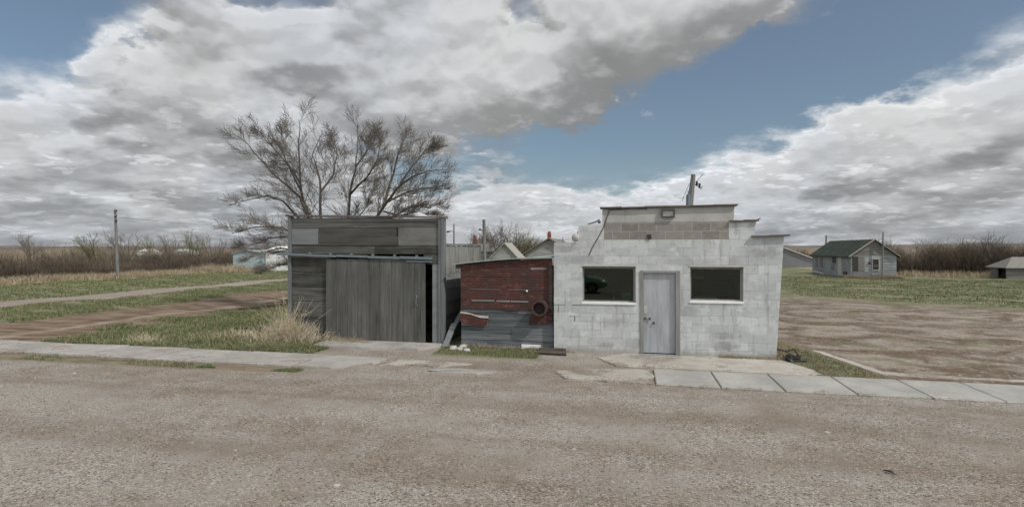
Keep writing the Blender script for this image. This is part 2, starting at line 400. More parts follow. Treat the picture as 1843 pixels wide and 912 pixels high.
def block(name, body=True):
    m, nt, b, P, I = material(name); x, y, z = sep(nt, P)
    def brick(c1, c2, mo, msz):
        t = nt.nodes.new('ShaderNodeTexBrick'); plug(nt, t.inputs['Vector'], vec(nt, x+y+0.07+(noise(nt, P, 1.3, 2)-0.5)*0.02, z+0.035+(noise(nt, P, 2.1, 2)-0.5)*0.02, 0))
        t.inputs['Scale'].default_value = 1.0; t.inputs['Brick Width'].default_value = 0.405
        t.inputs['Row Height'].default_value = 0.197; t.inputs['Mortar Size'].default_value = msz
        t.inputs['Mortar Smooth'].default_value = 0.35; t.offset = 0.5
        plug(nt, t.inputs['Color1'], c1); plug(nt, t.inputs['Color2'], c2); plug(nt, t.inputs['Mortar'], mo)
        return X(nt, t.outputs[0]), X(nt, t.outputs[1])
    ca, fa = brick((0.52, 0.535, 0.53), (0.395, 0.41, 0.41), mix(nt, noise(nt, P, 2.5, 4, 0.6).ss(0.38, 0.62), (0.32, 0.325, 0.32), (0.58, 0.59, 0.58)), 0.007)
    cb, fb = brick((0.235, 0.225, 0.20), (0.15, 0.14, 0.12), (0.34, 0.33, 0.305), 0.008)
    n1 = noise(nt, P, 1.1, 6, 0.62); n2 = noise(nt, P, 6.0, 6, 0.68); n3 = noise(nt, vec(nt, x*7, y*7, z*0.9), 1.0, 5, 0.6)
    ca = mix(nt, n1.ss(0.40, 0.70)*0.5, ca, (0.33, 0.345, 0.35))
    ca = mix(nt, n2.ss(0.51, 0.66)*0.6, ca, (0.31, 0.315, 0.305)); ca = mix(nt, noise(nt, P, 3.4, 6, 0.7).ss(0.54, 0.66)*0.6, ca, (0.60, 0.61, 0.60))
    ca = mix(nt, n3.ss(0.54, 0.70)*0.50, ca, (0.22, 0.22, 0.21))
    ca = mix(nt, noise(nt, P, 24.0, 4, 0.7).ss(0.62, 0.72)*0.35, ca, (0.16, 0.155, 0.145))
    # rubbed dark patches low on the right and rain streaks below the sills, with shapes of their own; the high right spot paints the cap's shadow
    def spot(cx, cz, rx, rz, s):
        a = (x-cx)/rx; c_ = (z-cz)/rz
        return (a*a+c_*c_+(n2-0.5)*5.0+(n3-0.5)*3.0).ss(0.0, 1.3, s, 0.0)
    st = spot(2.12, 0.50, 0.36, 0.10, 0.75)
    for q in ((2.15, 0.27, 0.30, 0.13, 0.75), (-0.55, 0.18, 0.22, 0.09, 0.55), (0.1, 0.25, 0.3, 0.15, 0.45), (-0.35, 0.75, 0.40, 0.12, 0.5),
              (1.35, 1.05, 0.25, 0.14, 0.5), (-1.55, 2.5, 0.35, 0.09, 0.65), (2.3, 2.2, 0.2, 0.15, 0.4), (2.9, 2.42, 0.4, 0.16, 0.5), (1.4, 2.2, 0.7, 0.10, 0.35), (-1.2, 2.25, 0.5, 0.12, 0.5)):
        st = st.max(spot(*q))
    ca = mix(nt, st*0.8, ca, (0.19, 0.19, 0.18))
    ca = mix(nt, (z+ (n2-0.5)*0.30).ss(0.04, 0.17, 0.6, 0.0), ca, (0.25, 0.225, 0.19))
    # upper tier: cream paint; middle band of the tier: bare block
    up = z.ss(BZ1-0.004, BZ1+0.004)
    cream = mix(nt, n1.ss(0.35, 0.7), (0.40, 0.395, 0.365), (0.30, 0.30, 0.285))
    cream = mix(nt, n3.ss(0.55, 0.75)*0.5, cream, (0.20, 0.19, 0.17))
    c = mix(nt, up, ca, mix(nt, fa*0.4, cream, (0.43, 0.42, 0.40)))
    inb = z.ss(BZ0-0.004, BZ0+0.004)*(1-up)*band(x, BX0, BX1, 0.004)
    cbb = mix(nt, n2.ss(0.45, 0.7)*0.6, cb, (0.30, 0.28, 0.25))
    c = mix(nt, inb, c, cbb)
    # cracks: stepped joints at the lower left
    def crack(x0, x1, z0, z1): return band(x, x0, x1, 0.01)*band(z+(n2-0.5)*0.03, z0, z1, 0.005)
    ck = crack(-1.84, -1.55, 1.13, 1.148).max(crack(-1.38, -1.16, 1.13, 1.155)).max(crack(-1.45, -1.30, 0.86, 0.875)).max(crack(-1.33, -1.30, 0.74, 0.88)).max(crack(-1.72, -1.70, 0.95, 1.13))
    c = mix(nt, ck*0.8, c, (0.08, 0.08, 0.075))
    plug(nt, b.inputs['Base Color'], c)
    bump(nt, b, (1-fa)*1.0 + n2*0.35 + noise(nt, P, 60, 3, 0.6)*0.15, 0.55, 0.012)
    return m
BX0, BZ1 = F(1087, 400, 13.5); BX1, BZ0 = F(1312, 431, 13.5); BZ1 = F(1200, 399, 13.5)[1]; BZ0 = F(1200, 431.5, 13.5)[1]
m_block = block('painted_block')
m_gwall = wood('grey_planks', (0.036, 0.036, 0.033), (0.155, 0.155, 0.147), 'x', 0.6, 1.0, (0.085, 0.078, 0.062), 0.3)
m_gpatch = wood('dark_patch_boards', (0.040, 0.039, 0.033), (0.098, 0.096, 0.085), 'x', 0.08, 1.0)
m_glight = wood('pale_board', (0.11, 0.12, 0.12), (0.21, 0.222, 0.22), 'x', 0.2, 1.0)
m_door = wood('door_boards', (0.040, 0.041, 0.038), (0.138, 0.137, 0.128), 'z', 0.15, 1.1, (0.088, 0.084, 0.070))
m_trim = wood('grey_trim', (0.075, 0.082, 0.085), (0.175, 0.185, 0.185), 'z', 0.3, 1.0)
m_sidew = wood('pale_side_planks', (0.11, 0.108, 0.098), (0.27, 0.265, 0.245), 'z', 0.06, 0.8)
m_shedb = wood('shed_boards', (0.045, 0.052, 0.056), (0.185, 0.195, 0.20), 'x', 0.3, 1.1)
m_timber = wood('dark_timber', (0.035, 0.03, 0.027), (0.12, 0.10, 0.085), 'x', 0.3)
m_cap = wood('cap_board', (0.05, 0.042, 0.038), (0.15, 0.125, 0.11), 'x', 0.4)
m_pole = wood('pole_wood', (0.10, 0.10, 0.095), (0.22, 0.215, 0.20), 'z', 0.2)
m_rail = plain('galvanised_rail', (0.15, 0.182, 0.19), 0.6, 0.25, 9, 0.35, 0.5)
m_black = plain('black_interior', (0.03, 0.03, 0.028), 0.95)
m_wdoor = None
m, nt, b, P, I = material('painted_metal_door'); x, y, z = sep(nt, P)
n1 = noise(nt, vec(nt, x*9, y, z*1.2), 1.0, 6, 0.65); n2 = noise(nt, P, 5, 5, 0.65)
c = mix(nt, n1.ss(0.3, 0.75), (0.37, 0.385, 0.40), (0.25, 0.265, 0.28)); c = mix(nt, n2.ss(0.55, 0.8)*0.6, c, (0.40, 0.41, 0.41))
c = mix(nt, noise(nt, P, 18, 4, 0.6).ss(0.66, 0.72)*0.6, c, (0.10, 0.085, 0.07))
plug(nt, b.inputs['Base Color'], c); b.inputs['Roughness'].default_value = 0.6; m_wdoor = m
m_white = plain('white_paint', (0.72, 0.72, 0.70), 0.6, 0.12, 5)
m_offw = plain('dirty_white', (0.42, 0.41, 0.385), 0.8, 0.3, 9)
m_frame = wood('frame_wood', (0.13, 0.13, 0.125), (0.30, 0.295, 0.28), 'z', 0.3)
m_dark = plain('dark_metal', (0.035, 0.035, 0.035), 0.6)
m_rust = plain('rusty_iron', (0.055, 0.035, 0.029), 0.85, 0.5, 12)
m_rock = plain('rock', (0.36, 0.33, 0.29), 0.95, 0.3, 20)
m_greenroof = plain('green_tin', (0.30, 0.385, 0.36), 0.5, 0.3, 4, 0.1, 0.5)
m_bark = plain('bark', (0.075, 0.065, 0.058), 0.95, 0.45, 5)
m_twig = plain('twigs', (0.165, 0.147, 0.130), 0.95, 0.35, 2)
m_bud = plain('budding_twigs', (0.16, 0.16, 0.075), 0.95, 0.4, 2)
m_brush = plain('thicket_stems', (0.115, 0.092, 0.070), 0.95, 0.45, 0.8)
m_brush2 = plain('far_scrub', (0.135, 0.115, 0.085), 0.95, 0.35, 0.5)
m_straw = plain('dry_stalks', (0.56, 0.48, 0.35), 0.95, 0.4, 3)
m_blue = plain('pale_blue_tin', (0.34, 0.43, 0.44), 0.6, 0.15, 1.5)
m_btar = plain('black_plastic', (0.018, 0.018, 0.02), 0.45)
m_brick = plain('chimney_brick', (0.22, 0.065, 0.045), 0.9, 0.3, 8)
m_glassy, nt, b, P, I = material('window_glass')
nt.nodes.remove(b); out = [n for n in nt.nodes if n.type == 'OUTPUT_MATERIAL'][0]
tr = nt.nodes.new('ShaderNodeBsdfTransparent'); tr.inputs[0].default_value = (0.55, 0.60, 0.56, 1)
gl = nt.nodes.new('ShaderNodeBsdfGlossy'); gl.inputs['Roughness'].default_value = 0.02; gl.inputs[0].default_value = (0.9, 1.0, 0.92, 1)
ms = nt.nodes.new('ShaderNodeMixShader'); fr = nt.nodes.new('ShaderNodeFresnel'); fr.inputs[0].default_value = 1.6
nt.links.new(fr.outputs[0], ms.inputs[0]); nt.links.new(tr.outputs[0], ms.inputs[1]); nt.links.new(gl.outputs[0], ms.inputs[2]); nt.links.new(ms.outputs[0], out.inputs[0])
def grassmat(name, c0, c1, tip):
    m, nt, b, P, I = material(name)
    n = noise(nt, P, 1.2, 4, 0.6)
    c = mix(nt, I, c0, c1); c = mix(nt, (n + (I-0.5)*0.7).ss(0.45, 0.62), c, tip)
    plug(nt, b.inputs['Base Color'], c); return m
m_grass = grassmat('grass_blades', (0.045, 0.078, 0.022), (0.125, 0.175, 0.065), (0.25, 0.225, 0.135))
m_dryg = grassmat('dry_grass', (0.33, 0.27, 0.185), (0.50, 0.43, 0.32), (0.24, 0.20, 0.13))
# red brick-patterned felt siding
m_red, nt, b, P, I = material('red_felt_siding'); x, y, z = sep(nt, P)
t = nt.nodes.new('ShaderNodeTexBrick'); plug(nt, t.inputs['Vector'], vec(nt, x, z, 0))
for k, v in (('Scale', 1.0), ('Brick Width', 0.20), ('Row Height', 0.066), ('Mortar Size', 0.007), ('Mortar Smooth', 0.4)): t.inputs[k].default_value = v
t.inputs['Color1'].default_value = (0.105, 0.040, 0.032, 1); t.inputs['Color2'].default_value = (0.070, 0.030, 0.026, 1); t.inputs['Mortar'].default_value = (0.045, 0.026, 0.022, 1)
c = mix(nt, noise(nt, P, 2.2, 6, 0.65).ss(0.42, 0.62)*0.8, X(nt, t.outputs[0]), (0.048, 0.034, 0.031))
c = mix(nt, noise(nt, P, 7.0, 7, 0.7).ss(0.55, 0.66)*0.5, c, (0.155, 0.085, 0.070))
c = mix(nt, noise(nt, vec(nt, x*3, y, z*18), 1.0, 5, 0.6).ss(0.60, 0.72)*0.55, c, (0.22, 0.12, 0.10))
plug(nt, b.inputs['Base Color'], c); bump(nt, b, X(nt, t.outputs[1])*-1.0 + noise(nt, P, 25, 4, 0.6)*0.5, 0.5, 0.01)
# green shingles
m_shing, nt, b, P, I = material('green_shingles'); x, y, z = sep(nt, P)
t = nt.nodes.new('ShaderNodeTexBrick'); plug(nt, t.inputs['Vector'], vec(nt, y, z*1.6+x*0.2, 0))
for k, v in (('Scale', 1.0), ('Brick Width', 0.45), ('Row Height', 0.16), ('Mortar Size', 0.012)): t.inputs[k].default_value = v
t.inputs['Color1'].default_value = (0.050, 0.064, 0.050, 1); t.inputs['Color2'].default_value = (0.032, 0.042, 0.034, 1); t.inputs['Mortar'].default_value = (0.02, 0.028, 0.022, 1)
c = mix(nt, noise(nt, P, 1.4, 6, 0.65).ss(0.5, 0.75)*0.6, X(nt, t.outputs[0]), (0.13, 0.145, 0.11))
plug(nt, b.inputs['Base Color'], c)
m_hwall = wood('faded_blue_clapboard', (0.11, 0.12, 0.122), (0.32, 0.34, 0.345), 'x', 0.35, 1.4)
m_hgrey = wood('grey_clapboard', (0.10, 0.095, 0.088), (0.23, 0.22, 0.205), 'x', 0.3, 0.8)
m_hshed = wood('shed_siding', (0.12, 0.125, 0.13), (0.20, 0.21, 0.215), 'x', 0.2, 0.6)
m_pshing = plain('pale_shingles', (0.30, 0.285, 0.25), 0.9, 0.3, 4)
m_peel = wood('peeling_paint', (0.08, 0.078, 0.074), (0.31, 0.31, 0.30), 'x', 0.4, 1.2)

# ================================================================ the setting
# ground: one sheet, dense near the camera, out to the horizon
def axis_pts(lo, hi, step, far):
    a = list(np.arange(lo, hi+1e-6, step)); r = a[-1]; l = a[0]; s = step
    while r < far: s *= 1.35; r += s; a.append(r)
    s = step
    while l > -far: s *= 1.35; l -= s; a.insert(0, l)
    return np.array(a)
gx = axis_pts(-60, 42, 0.6, 5000); gy = axis_pts(-14, 80, 0.6, 5000)
GX, GY = np.meshgrid(gx, gy, indexing='ij')
def gheight(X_, Y_):
    amp = np.clip((Y_-14.5)/6, 0, 1)*np.clip((120-np.abs(Y_))/40, 0, 1)*np.clip((np.abs(X_+2)-9)/5, 0, 1)
    h = (np.sin(X_*0.9+1.3*np.sin(Y_*0.31))*0.035 + np.sin(Y_*0.7+X_*0.23)*0.04 + np.sin(X_*2.3+Y_*1.7)*0.012)
    rut = -0.06*np.exp(-((X_+18)/1.8)**2) - 0.05*np.exp(-((X_+27.3)/1.2)**2)
    return (h+rut)*amp - 0.0
GZ = gheight(GX, GY)
nx, ny = len(gx), len(gy)
idx = np.arange(nx*ny).reshape(nx, ny)
faces = np.stack([idx[:-1,:-1], idx[1:,:-1], idx[1:,1:], idx[:-1,1:]], -1).reshape(-1, 4)
tag(link_mesh('ground', np.stack([GX, GY, GZ], -1).reshape(-1, 3), faces, m_ground), kind='structure')
# gravel road: sheet 4 mm up, ragged far edge
mb = MB(); xs = np.arange(-160, 160, 0.35)
edge = [9.9 + 0.10*math.sin(q*0.7)+0.07*math.sin(q*2.9+1)+0.05*random.uniform(-1, 1) + (0.5/(1+math.exp(-(q+6.5)*1.6))) for q in xs]
mb.v = [(q, -13.0, 0.004) for q in xs] + [(q, min(e, 10.42), 0.004) for q, e in zip(xs, edge)]
n = len(xs); mb.f = [(i, i+1, n+i+1, n+i) for i in range(n-1)]
struct('road', mb, m_road)
# sidewalk slabs: worn ones at the left, buried in the middle, cleaner at the right
def slabs(xa, step, cnt, y0, y1, top, jx=0.0, gap=0.02, tilt=0.012):
    mb = MB(); q = xa
    for k in range(cnt):
        w = step*random.uniform(0.94, 1.06); a, b_ = q+gap/2, q+w-gap/2; j = [random.uniform(-jx, jx) for _ in range(4)]
        t = [top+random.uniform(-tilt, tilt) for _ in range(4)]; ch = 0.012
        lo = [(a,y0+j[0],-.05),(b_,y0+j[1],-.05),(b_,y1+j[2],-.05),(a,y1+j[3],-.05)]
        up = [(p[0], p[1], tt-ch) for p, tt in zip(lo, t)]
        cc = [((a+b_)/2+(p[0]-(a+b_)/2)*(1-2*ch/w), (y0+y1)/2+(p[1]-(y0+y1)/2)*(1-2*ch/(y1-y0)), tt) for p, tt in zip(lo, t)]
        i = len(mb.v); mb.v += lo+up+cc
        for r in range(4):
            mb.f.append((i+r, i+(r+1) % 4, i+4+(r+1) % 4, i+4+r)); mb.f.append((i+4+r, i+4+(r+1) % 4, i+8+(r+1) % 4, i+8+r))
        mb.f.append((i+8, i+9, i+10, i+11)); q += w
    return mb
struct('sidewalk', slabs(0.46, 1.08, 24, 10.47, 11.80, 0.036, 0.02, 0.018, 0.006), m_walk)
def ragged(pts, z0, z1, n=5, amp=0.10):
    out = []
    for i, p in enumerate(pts):
        q = pts[(i+1) % len(pts)]
        for k in range(n):
            t = k/n; out.append((p[0]+(q[0]-p[0])*t+random.uniform(-amp, amp), p[1]+(q[1]-p[1])*t+random.uniform(-amp, amp)))
    mb = MB(); m = len(out); cx = sum(p[0] for p in out)/m; cyy = sum(p[1] for p in out)/m
    mb.v = [(p[0]+(p[0]-cx)*0.01, p[1]+(p[1]-cyy)*0.01, z0) for p in out] + [(p[0], p[1], z1) for p in out]
    mb.f = [tuple(m+i for i in range(m))] + [(i, (i+1) % m, m+(i+1) % m, m+i) for i in range(m)]
    return mb
struct('sidewalk', slabs(-27.3, 1.85, 11, 10.50, 11.82, 0.048, 0.03, 0.065, 0.014), m_walk_old)
struct('sidewalk', ragged([(-6.98, 10.55), (-5.9, 10.6), (-5.75, 11.1), (-5.45, 11.2), (-5.35, 11.78), (-6.98, 11.8)], -0.03, 0.034, 6, 0.05), m_walk_old)
struct('sidewalk', ragged([(-5.2, 11.1), (-4.6, 11.25), (-4.0, 11.15), (-3.3, 11.6), (-4.4, 11.72), (-5.1, 11.7)], -0.03, 0.016, 5, 0.07), m_apron)
struct('sidewalk', ragged([(-4.1, 10.7), (-2.9, 10.65), (-2.6, 10.95), (-3.7, 11.1)], -0.03, 0.014, 4, 0.08), m_walk_old)
struct('sidewalk', ragged([(-1.2, 10.65), (0.42, 10.5), (0.44, 11.78), (-0.8, 11.6), (-1.5, 11.2)], -0.03, 0.030, 6, 0.06), m_apron)
struct('pavement', ragged([(-7.9, 12.75), (-5.1, 12.8), (-4.55, 13.75), (-8.0, 13.75)], -0.05, 0.06, 7, 0.05), m_walk_old)
struct('pavement', ragged([(-0.3, 12.0), (3.35, 11.88), (3.75, 12.1), (3.25, 13.5), (-0.1, 13.46), (-0.7, 12.9)], -0.05, 0.026, 9, 0.05), m_apron)
struct('pavement', ragged([(4.35, 14.9), (4.55, 14.9), (5.05, 12.6), (5.9, 12.45), (7.6, 12.35), (7.6, 12.2), (5.8, 12.22), (4.9, 12.3)], -0.03, 0.012, 6, 0.03), m_apron)
# low hills on the horizon
def hills(pts, Y0, depth, zb):
    mb = MB(); n = len(pts)
    for k, (x_, h_) in enumerate(pts): mb.v += [(x_, Y0, -1), (x_, Y0+depth*0.35, h_), (x_*1.1, Y0+depth, h_*0.9+2)]
    for k in range(n-1):
        for j in range(2): a = k*3+j; mb.f.append((a, a+3, a+4, a+1))
    return mb
m_hill, nt, b, P, I = material('hills'); x, y, z = sep(nt, P)
c = mix(nt, noise(nt, vec(nt, x*0.006, y*0.004, z*0.25), 1.0, 6, 0.65).ss(0.35, 0.65), (0.105, 0.088, 0.074), (0.175, 0.148, 0.122)); plug(nt, b.inputs['Base Color'], c)
hp = [(q, 9.5 + 3.0*math.sin(q*0.0021)+1.6*math.sin(q*0.009+1)+0.7*math.sin(q*0.031)+random.uniform(-.25, .25)) for q in np.arange(-3400, 2600, 40)]
struct('hills', hills(hp, 1100, 500, 0), m_hill)

# ================================================================ white block building
FY = 13.5
def Q(px, py, Y=FY): return F(px, py, Y)
bl = thing('block_building', (0.7, FY, 0), 'white painted concrete block storefront with stepped parapet, two windows and a grey door', 'building')
xl = Q(997, 500)[0]; ztl = Q(1000, 436.5)[1]
xr0 = Q(1397, 648)[0]; xr1, ztr = Q(1411, 425)
def rectpx(a, b_, c, d, Y=FY):
    x0, z1 = F(a, b_, Y); x1, z0 = F(c, d, Y); return [(x0, z0), (x1, z0), (x1, z1), (x0, z1)]
zsill = 1.19; zhead = 2.09
w1x0, w1x1 = Q(1048, 545)[0], Q(1144, 545)[0]; w2x0, w2x1 = Q(1242, 545)[0], Q(1338, 545)[0]
dx0, dx1 = Q(1152, 600)[0], Q(1224, 600)[0]; dz1 = Q(1190, 487)[1]
outer = [(xl, 0), (dx0, 0), (dx0, dz1), (dx1, dz1), (dx1, 0), (xr0, 0), (xr1, ztr), Q(1357, 424.5), Q(1361, 398.5), Q(1320, 399.2), Q(1322, 371), Q(1084, 376.5),
         Q(1084, 405), Q(1041, 406), Q(1041, 436), (xl, ztl)]
zw1 = Q(1095, 545)[1]; zw1t = Q(1095, 479.5)[1]; zw2 = Q(1290, 543)[1]; zw2t = Q(1290, 480.5)[1]
holes = [[(w1x0, zw1), (w1x1, zw1), (w1x1, zw1t), (w1x0, zw1t)], [(w2x0, zw2), (w2x1, zw2), (w2x1, zw2t), (w2x0, zw2t)]]
mb = MB(); mb.prism(outer, FY, FY+0.22, holes)
part('front_wall', mb, m_block, bl)
BD = 21.5
mb = MB()
mb.board(0, 0, 0, 0, 0, 0, 0, 0) if False else None
mb.hexa([(xl, FY+.221, 0), (xl+.2, FY+.221, 0), (xl+.2, BD, 0), (xl, BD, 0), (xl, FY+.221, ztl), (xl+.2, FY+.221, ztl), (xl+.2, BD, ztl), (xl, BD, ztl)])
mb.hexa([(xr0-.2, FY+.221, 0), (xr0, FY+.221, 0), (xr0, BD, 0), (xr0-.2, BD, 0), (xr1-.2, FY+.221, ztr-.02), (xr1, FY+.221, ztr-.02), (xr1, BD, ztr-.1), (xr1-.2, BD, ztr-.1)])
mb.box(xl+.201, xr0-.201, BD-.2, BD, 0, 2.6)
part('side_wall', mb, m_block, bl)
mb = MB(); mb.box(xl+.201, xr0-.21, FY+.222, BD-.21, 2.50, 2.58); part('roof', mb, m_timber, bl)
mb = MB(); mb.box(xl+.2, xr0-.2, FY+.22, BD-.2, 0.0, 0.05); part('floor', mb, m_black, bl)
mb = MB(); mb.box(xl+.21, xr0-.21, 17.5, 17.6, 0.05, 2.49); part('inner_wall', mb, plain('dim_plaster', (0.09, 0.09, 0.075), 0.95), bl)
# capping boards, each run broken into lengths
def caps(pa, pb, n, over=0.07, th=0.035):
    (xa, za), (xb, zb) = Q(*pa), Q(*pb); mb = MB()
    for k in range(n):
        t0, t1 = k/n, (k+1)/n; d = random.uniform(-.008, .008)
        xa_, xb_ = xa+(xb-xa)*t0, xa+(xb-xa)*t1-0.006; z0, z1 = za+(zb-za)*t0+d, za+(zb-za)*t1+d+random.uniform(-.006, .006)
        mb.board(xa_, z0, z0+th, xb_, z1, z1+th, FY-over, FY+0.28)
    return mb
part('cap_board', caps((1080, 376), (1328, 370), 6), m_cap, bl)
part('cap_board', caps((1313, 398.5), (1366, 398), 2, 0.06), m_cap, bl)
part('cap_board', caps((1352, 426.5), (1421, 425), 2, 0.08), m_cap, bl)
mb = MB(); mb.beam((Q(1358, 398)[0], FY-.03, Q(1358, 398)[1]+.01), (Q(1368, 392)[0], FY-.03, Q(1366, 393)[1]), .05, .02); part('splinter', mb, m_cap, bl)
# windows
def window(hole, name='window'):
    (x0, z0), (x1, _), (_, z1), _ = hole; e = MB(); t = 0.05
    ya, yb = FY+0.10, FY+0.16
    e.box(x0+.002, x1-.002, ya, yb, z0+.002, z0+t); e.box(x0+.002, x1-.002, ya, yb, z1-t, z1-.002)
    e.box(x0+.002, x0+t*.7, ya, yb, z0+t, z1-t); e.box(x1-t, x1-.002, ya, yb, z0+t, z1-t)
    w = MB(); w.box(x0+t*.7+.001, x1-t-.001, FY+.125, FY+.131, z0+t+.001, z1-t-.001)
    f = part('window', w, m_glassy, bl)
    part('frame', e, m_frame, f)
    s = MB(); s.board(x0-.012, z0-.032, z0-.004, x1+.012, z0-.032, z0-.004, FY-.022, FY-.002); s.box(x0+.003, x1-.003, FY-.002, FY+.10, z0+.001, z0+.018)
    part('sill', s, m_white, f)
    l = MB(); l.box(x0-.02, x1+.02, FY-.014, FY-.002, z1+.003, z1+.045); part('lintel', l, m_offw, f)
    return f
window(holes[0]); window(holes[1])
# door: frame deep in the opening, leaf, lock plate, knobs
fr_ = MB(); ya, yb = FY-.02, FY+.12
fr_.box(dx0+.002, dx0+.075, ya, yb, 0.03, dz1-.002); fr_.box(dx1-.10, dx1-.002, ya, yb, 0.03, dz1-.002)
fr_.box(dx0+.075, dx1-.10, ya, yb, dz1-.05, dz1-.002)
part('door_frame', fr_, m_frame, bl)
df = MB(); df.box(dx0+.078, dx1-.104, FY+.05, FY+.095, 0.05, dz1-.055); dr = part('door', df, m_wdoor, bl)
k = MB(); k.box(dx0+.085, dx0+.165, FY+.043, FY+.049, 0.98, 1.16); part('lock_plate', k, m_offw, dr)
for (kx, kz) in ((dx0+.12, .86), (dx0+.22, .86), (dx0+.31, .76)):
    k = MB(); k.tube([(kx, FY+.049, kz), (kx, FY+.015, kz)], [.022, .026], 10); k.tube([(kx, FY+.02, kz), (kx+.03, FY+.01, kz-.04)], .008, 6); part('bolt', k, m_dark, dr)
k = MB(); k.box(dx0, dx1, FY-.16, FY+.05, 0.0, 0.028); part('threshold', k, m_frame, bl)
# sign box frame on the parapet
(sx0, sz1), (sx1, sz0) = Q(1190, 377), Q(1214, 391); k = MB(); t = .028; y0, y1 = FY-.075, FY-.001
k.box(sx0, sx1, y0, y1, sz1-t, sz1); k.box(sx0, sx1, y0, y1, sz0, sz0+t); k.box(sx0, sx0+t, y0, y1, sz0+t, sz1-t); k.box(sx1-t, sx1, y0, y1, sz0+t, sz1-t)
sb = part('sign_frame', k, m_timber, bl)
k = MB(); k.box(sx0+t, sx1-t, FY-.03, FY-.002, sz0+t, sz1-t); part('panel', k, m_offw, sb)
# cable sagging across the parapet and down the wall
def wire(pts, r, n=5): k = MB(); k.tube(pts, r, n); return k
cp = [(1165, 376.5), (1140, 375.5), (1115, 377), (1097, 378), (1092, 392), (1087, 408), (1078, 425), (1068, 442), (1060, 459)]
part('cable', wire([(Q(*p)[0], FY-.012, Q(*p)[1]) for p in cp], .011), m_timber, bl)
k = MB(); cx_, cz_ = Q(1036, 428); k.tube([(cx_-.02, FY-.04, cz_), (cx_, FY-.01, cz_), (cx_+.03, FY+.08, cz_)], [.095, .10, .05], 14); k.box(Q(1040, 430)[0]-.02, Q(1040, 430)[0]+.0, FY+.02, FY+.06, cz_-.09, cz_+.16); part('round_lamp', k, m_offw, bl, True)
k = MB(); k.box(Q(1165, 424)[0], Q(1165, 424)[0]+.09, FY-.03, FY-.001, Q(1165, 430)[1], Q(1165, 422)[1]); part('rusty_bracket', k, m_rust, bl)
# loose board lying on the low left step
k = MB(); a = Q(1058, 404.5); b2 = Q(1077, 397.5); k.beam((a[0], FY+.06, a[1]+.02), (b2[0], FY+.06, b2[1]), .12, .03); k.tube([(b2[0]-.02, FY+.06, b2[1]-.02), (b2[0]+.04, FY+.06, b2[1]+.0)], .05, 8)
solo('loose_board', k, m_hshed, 'short grey board lying tilted on the low left step of the white parapet', 'board')
# roof mast and stack behind the parapet
ms_ = thing('service_mast', (F(1241, 365, 16.5)[0], 16.5, 2.58), 'grey service mast with insulators rising behind the stepped parapet', 'mast')
p0 = F(1241.5, 372, 16.5); p1 = F(1248, 314, 16.5)
k = MB(); k.tube([(p0[0], 16.5, 2.56), (p0[0], 16.5, p0[1]), ((p0[0]+p1[0])/2, 16.5, (p0[1]+p1[1])/2), (p1[0], 16.5, p1[1])], [.095, .09, .075, .06], 8); part('pole', k, m_pole, ms_)
k = MB(); a = F(1237, 370, 16.4); c0 = F(1239, 350, 16.4); k.tube([(a[0], 16.4, 2.56), (c0[0], 16.4, c0[1])], .06, 8); k.tube([(c0[0], 16.4, c0[1]), (c0[0], 16.4, c0[1]+.10)], [.025, .02], 6); part('stub_pipe', k, m_rail, ms_)
k = MB(); a = F(1249, 333, 16.5); b2 = F(1259, 331, 16.5); k.tube([(a[0], 16.5, a[1]), (b2[0], 16.5, b2[1])], .012, 5); part('arm', k, m_dark, ms_)
for pxx, pyy in ((1254, 330), (1259, 334)):
    k = MB(); a = F(pxx, pyy, 16.5); k.tube([(a[0], 16.5, a[1]-.07), (a[0], 16.5, a[1]+.06)], [.03, .035], 6); k.tube([(a[0], 16.5, a[1]-.07), (a[0]+.05, 16.5, a[1]-.10), (a[0]+.07, 16.5, a[1]-.02)], .01, 5); part('insulator', k, m_dark, ms_)
k = MB(); a = F(1237, 362, 16.5); b2 = F(1241, 330, 16.5); c0 = F(1266, 313, 16.5); k.tube([(a[0]-.15, 16.5, a[1]), (b2[0], 16.5, b2[1])], .006, 4); a = F(1255, 325, 16.5); k.tube([(a[0], 16.5, a[1]), (c0[0], 16.5, c0[1])], .007, 4); part('stay_wire', k, m_dark, ms_)

# things on the inner window ledges
def inner(px, py, Y): a, z_ = F(px, py, Y); return a, z_
k = MB(); k.box(w1x0, w1x1, FY+.225, FY+.50, zw1-.06, zw1-.005); part('inner_ledge', k, m_frame, bl); k = MB(); k.box(w2x0, w2x1, FY+.225, FY+.50, zw2-.06, zw2-.005); part('inner_ledge', k, m_frame, bl)
LZ = zw1-.005; YI = FY+.33
bx_ = F(1105, 536, YI)[0]
k = MB(); k.tube([(bx_, YI, LZ), (bx_, YI, LZ+.10), (bx_, YI, LZ+.14), (bx_, YI, LZ+.17)], [.028, .03, .013, .013], 10); solo('small_bottle', k, m_offw, 'small pale bottle standing alone behind the left window', 'bottle', smooth=True)
bx_ = F(1123, 536, YI)[0]
k = MB(); k.tube([(bx_, YI, LZ), (bx_, YI, LZ+.11), (bx_, YI, LZ+.15)], [.045, .045, .03], 10); k.box(bx_+.05, bx_+.14, YI-.03, YI+.04, LZ, LZ+.09); solo('jar', k, m_offw, 'clouded jar beside a small carton under the blue box in the left window', 'jar')
k = MB(); k.box(bx_-.06, bx_+.17, YI-.05, YI+.05, LZ+.155, LZ+.235); solo('blue_box', k, plain('blue_card', (0.20, 0.42, 0.55), 0.6), 'pale blue box resting on a jar inside the left window', 'box')
k = MB(); LZ2 = zw2-.005; a, b2 = F(1248, 538, YI)[0], F(1290, 538, YI)[0]; k.tube([(a, YI, LZ2+.05), (b2, YI, LZ2+.05)], .05, 12); solo('paper_roll', k, plain('pale_card', (0.5, 0.58, 0.60), 0.7), 'long pale rolled paper lying behind the right window', 'roll')
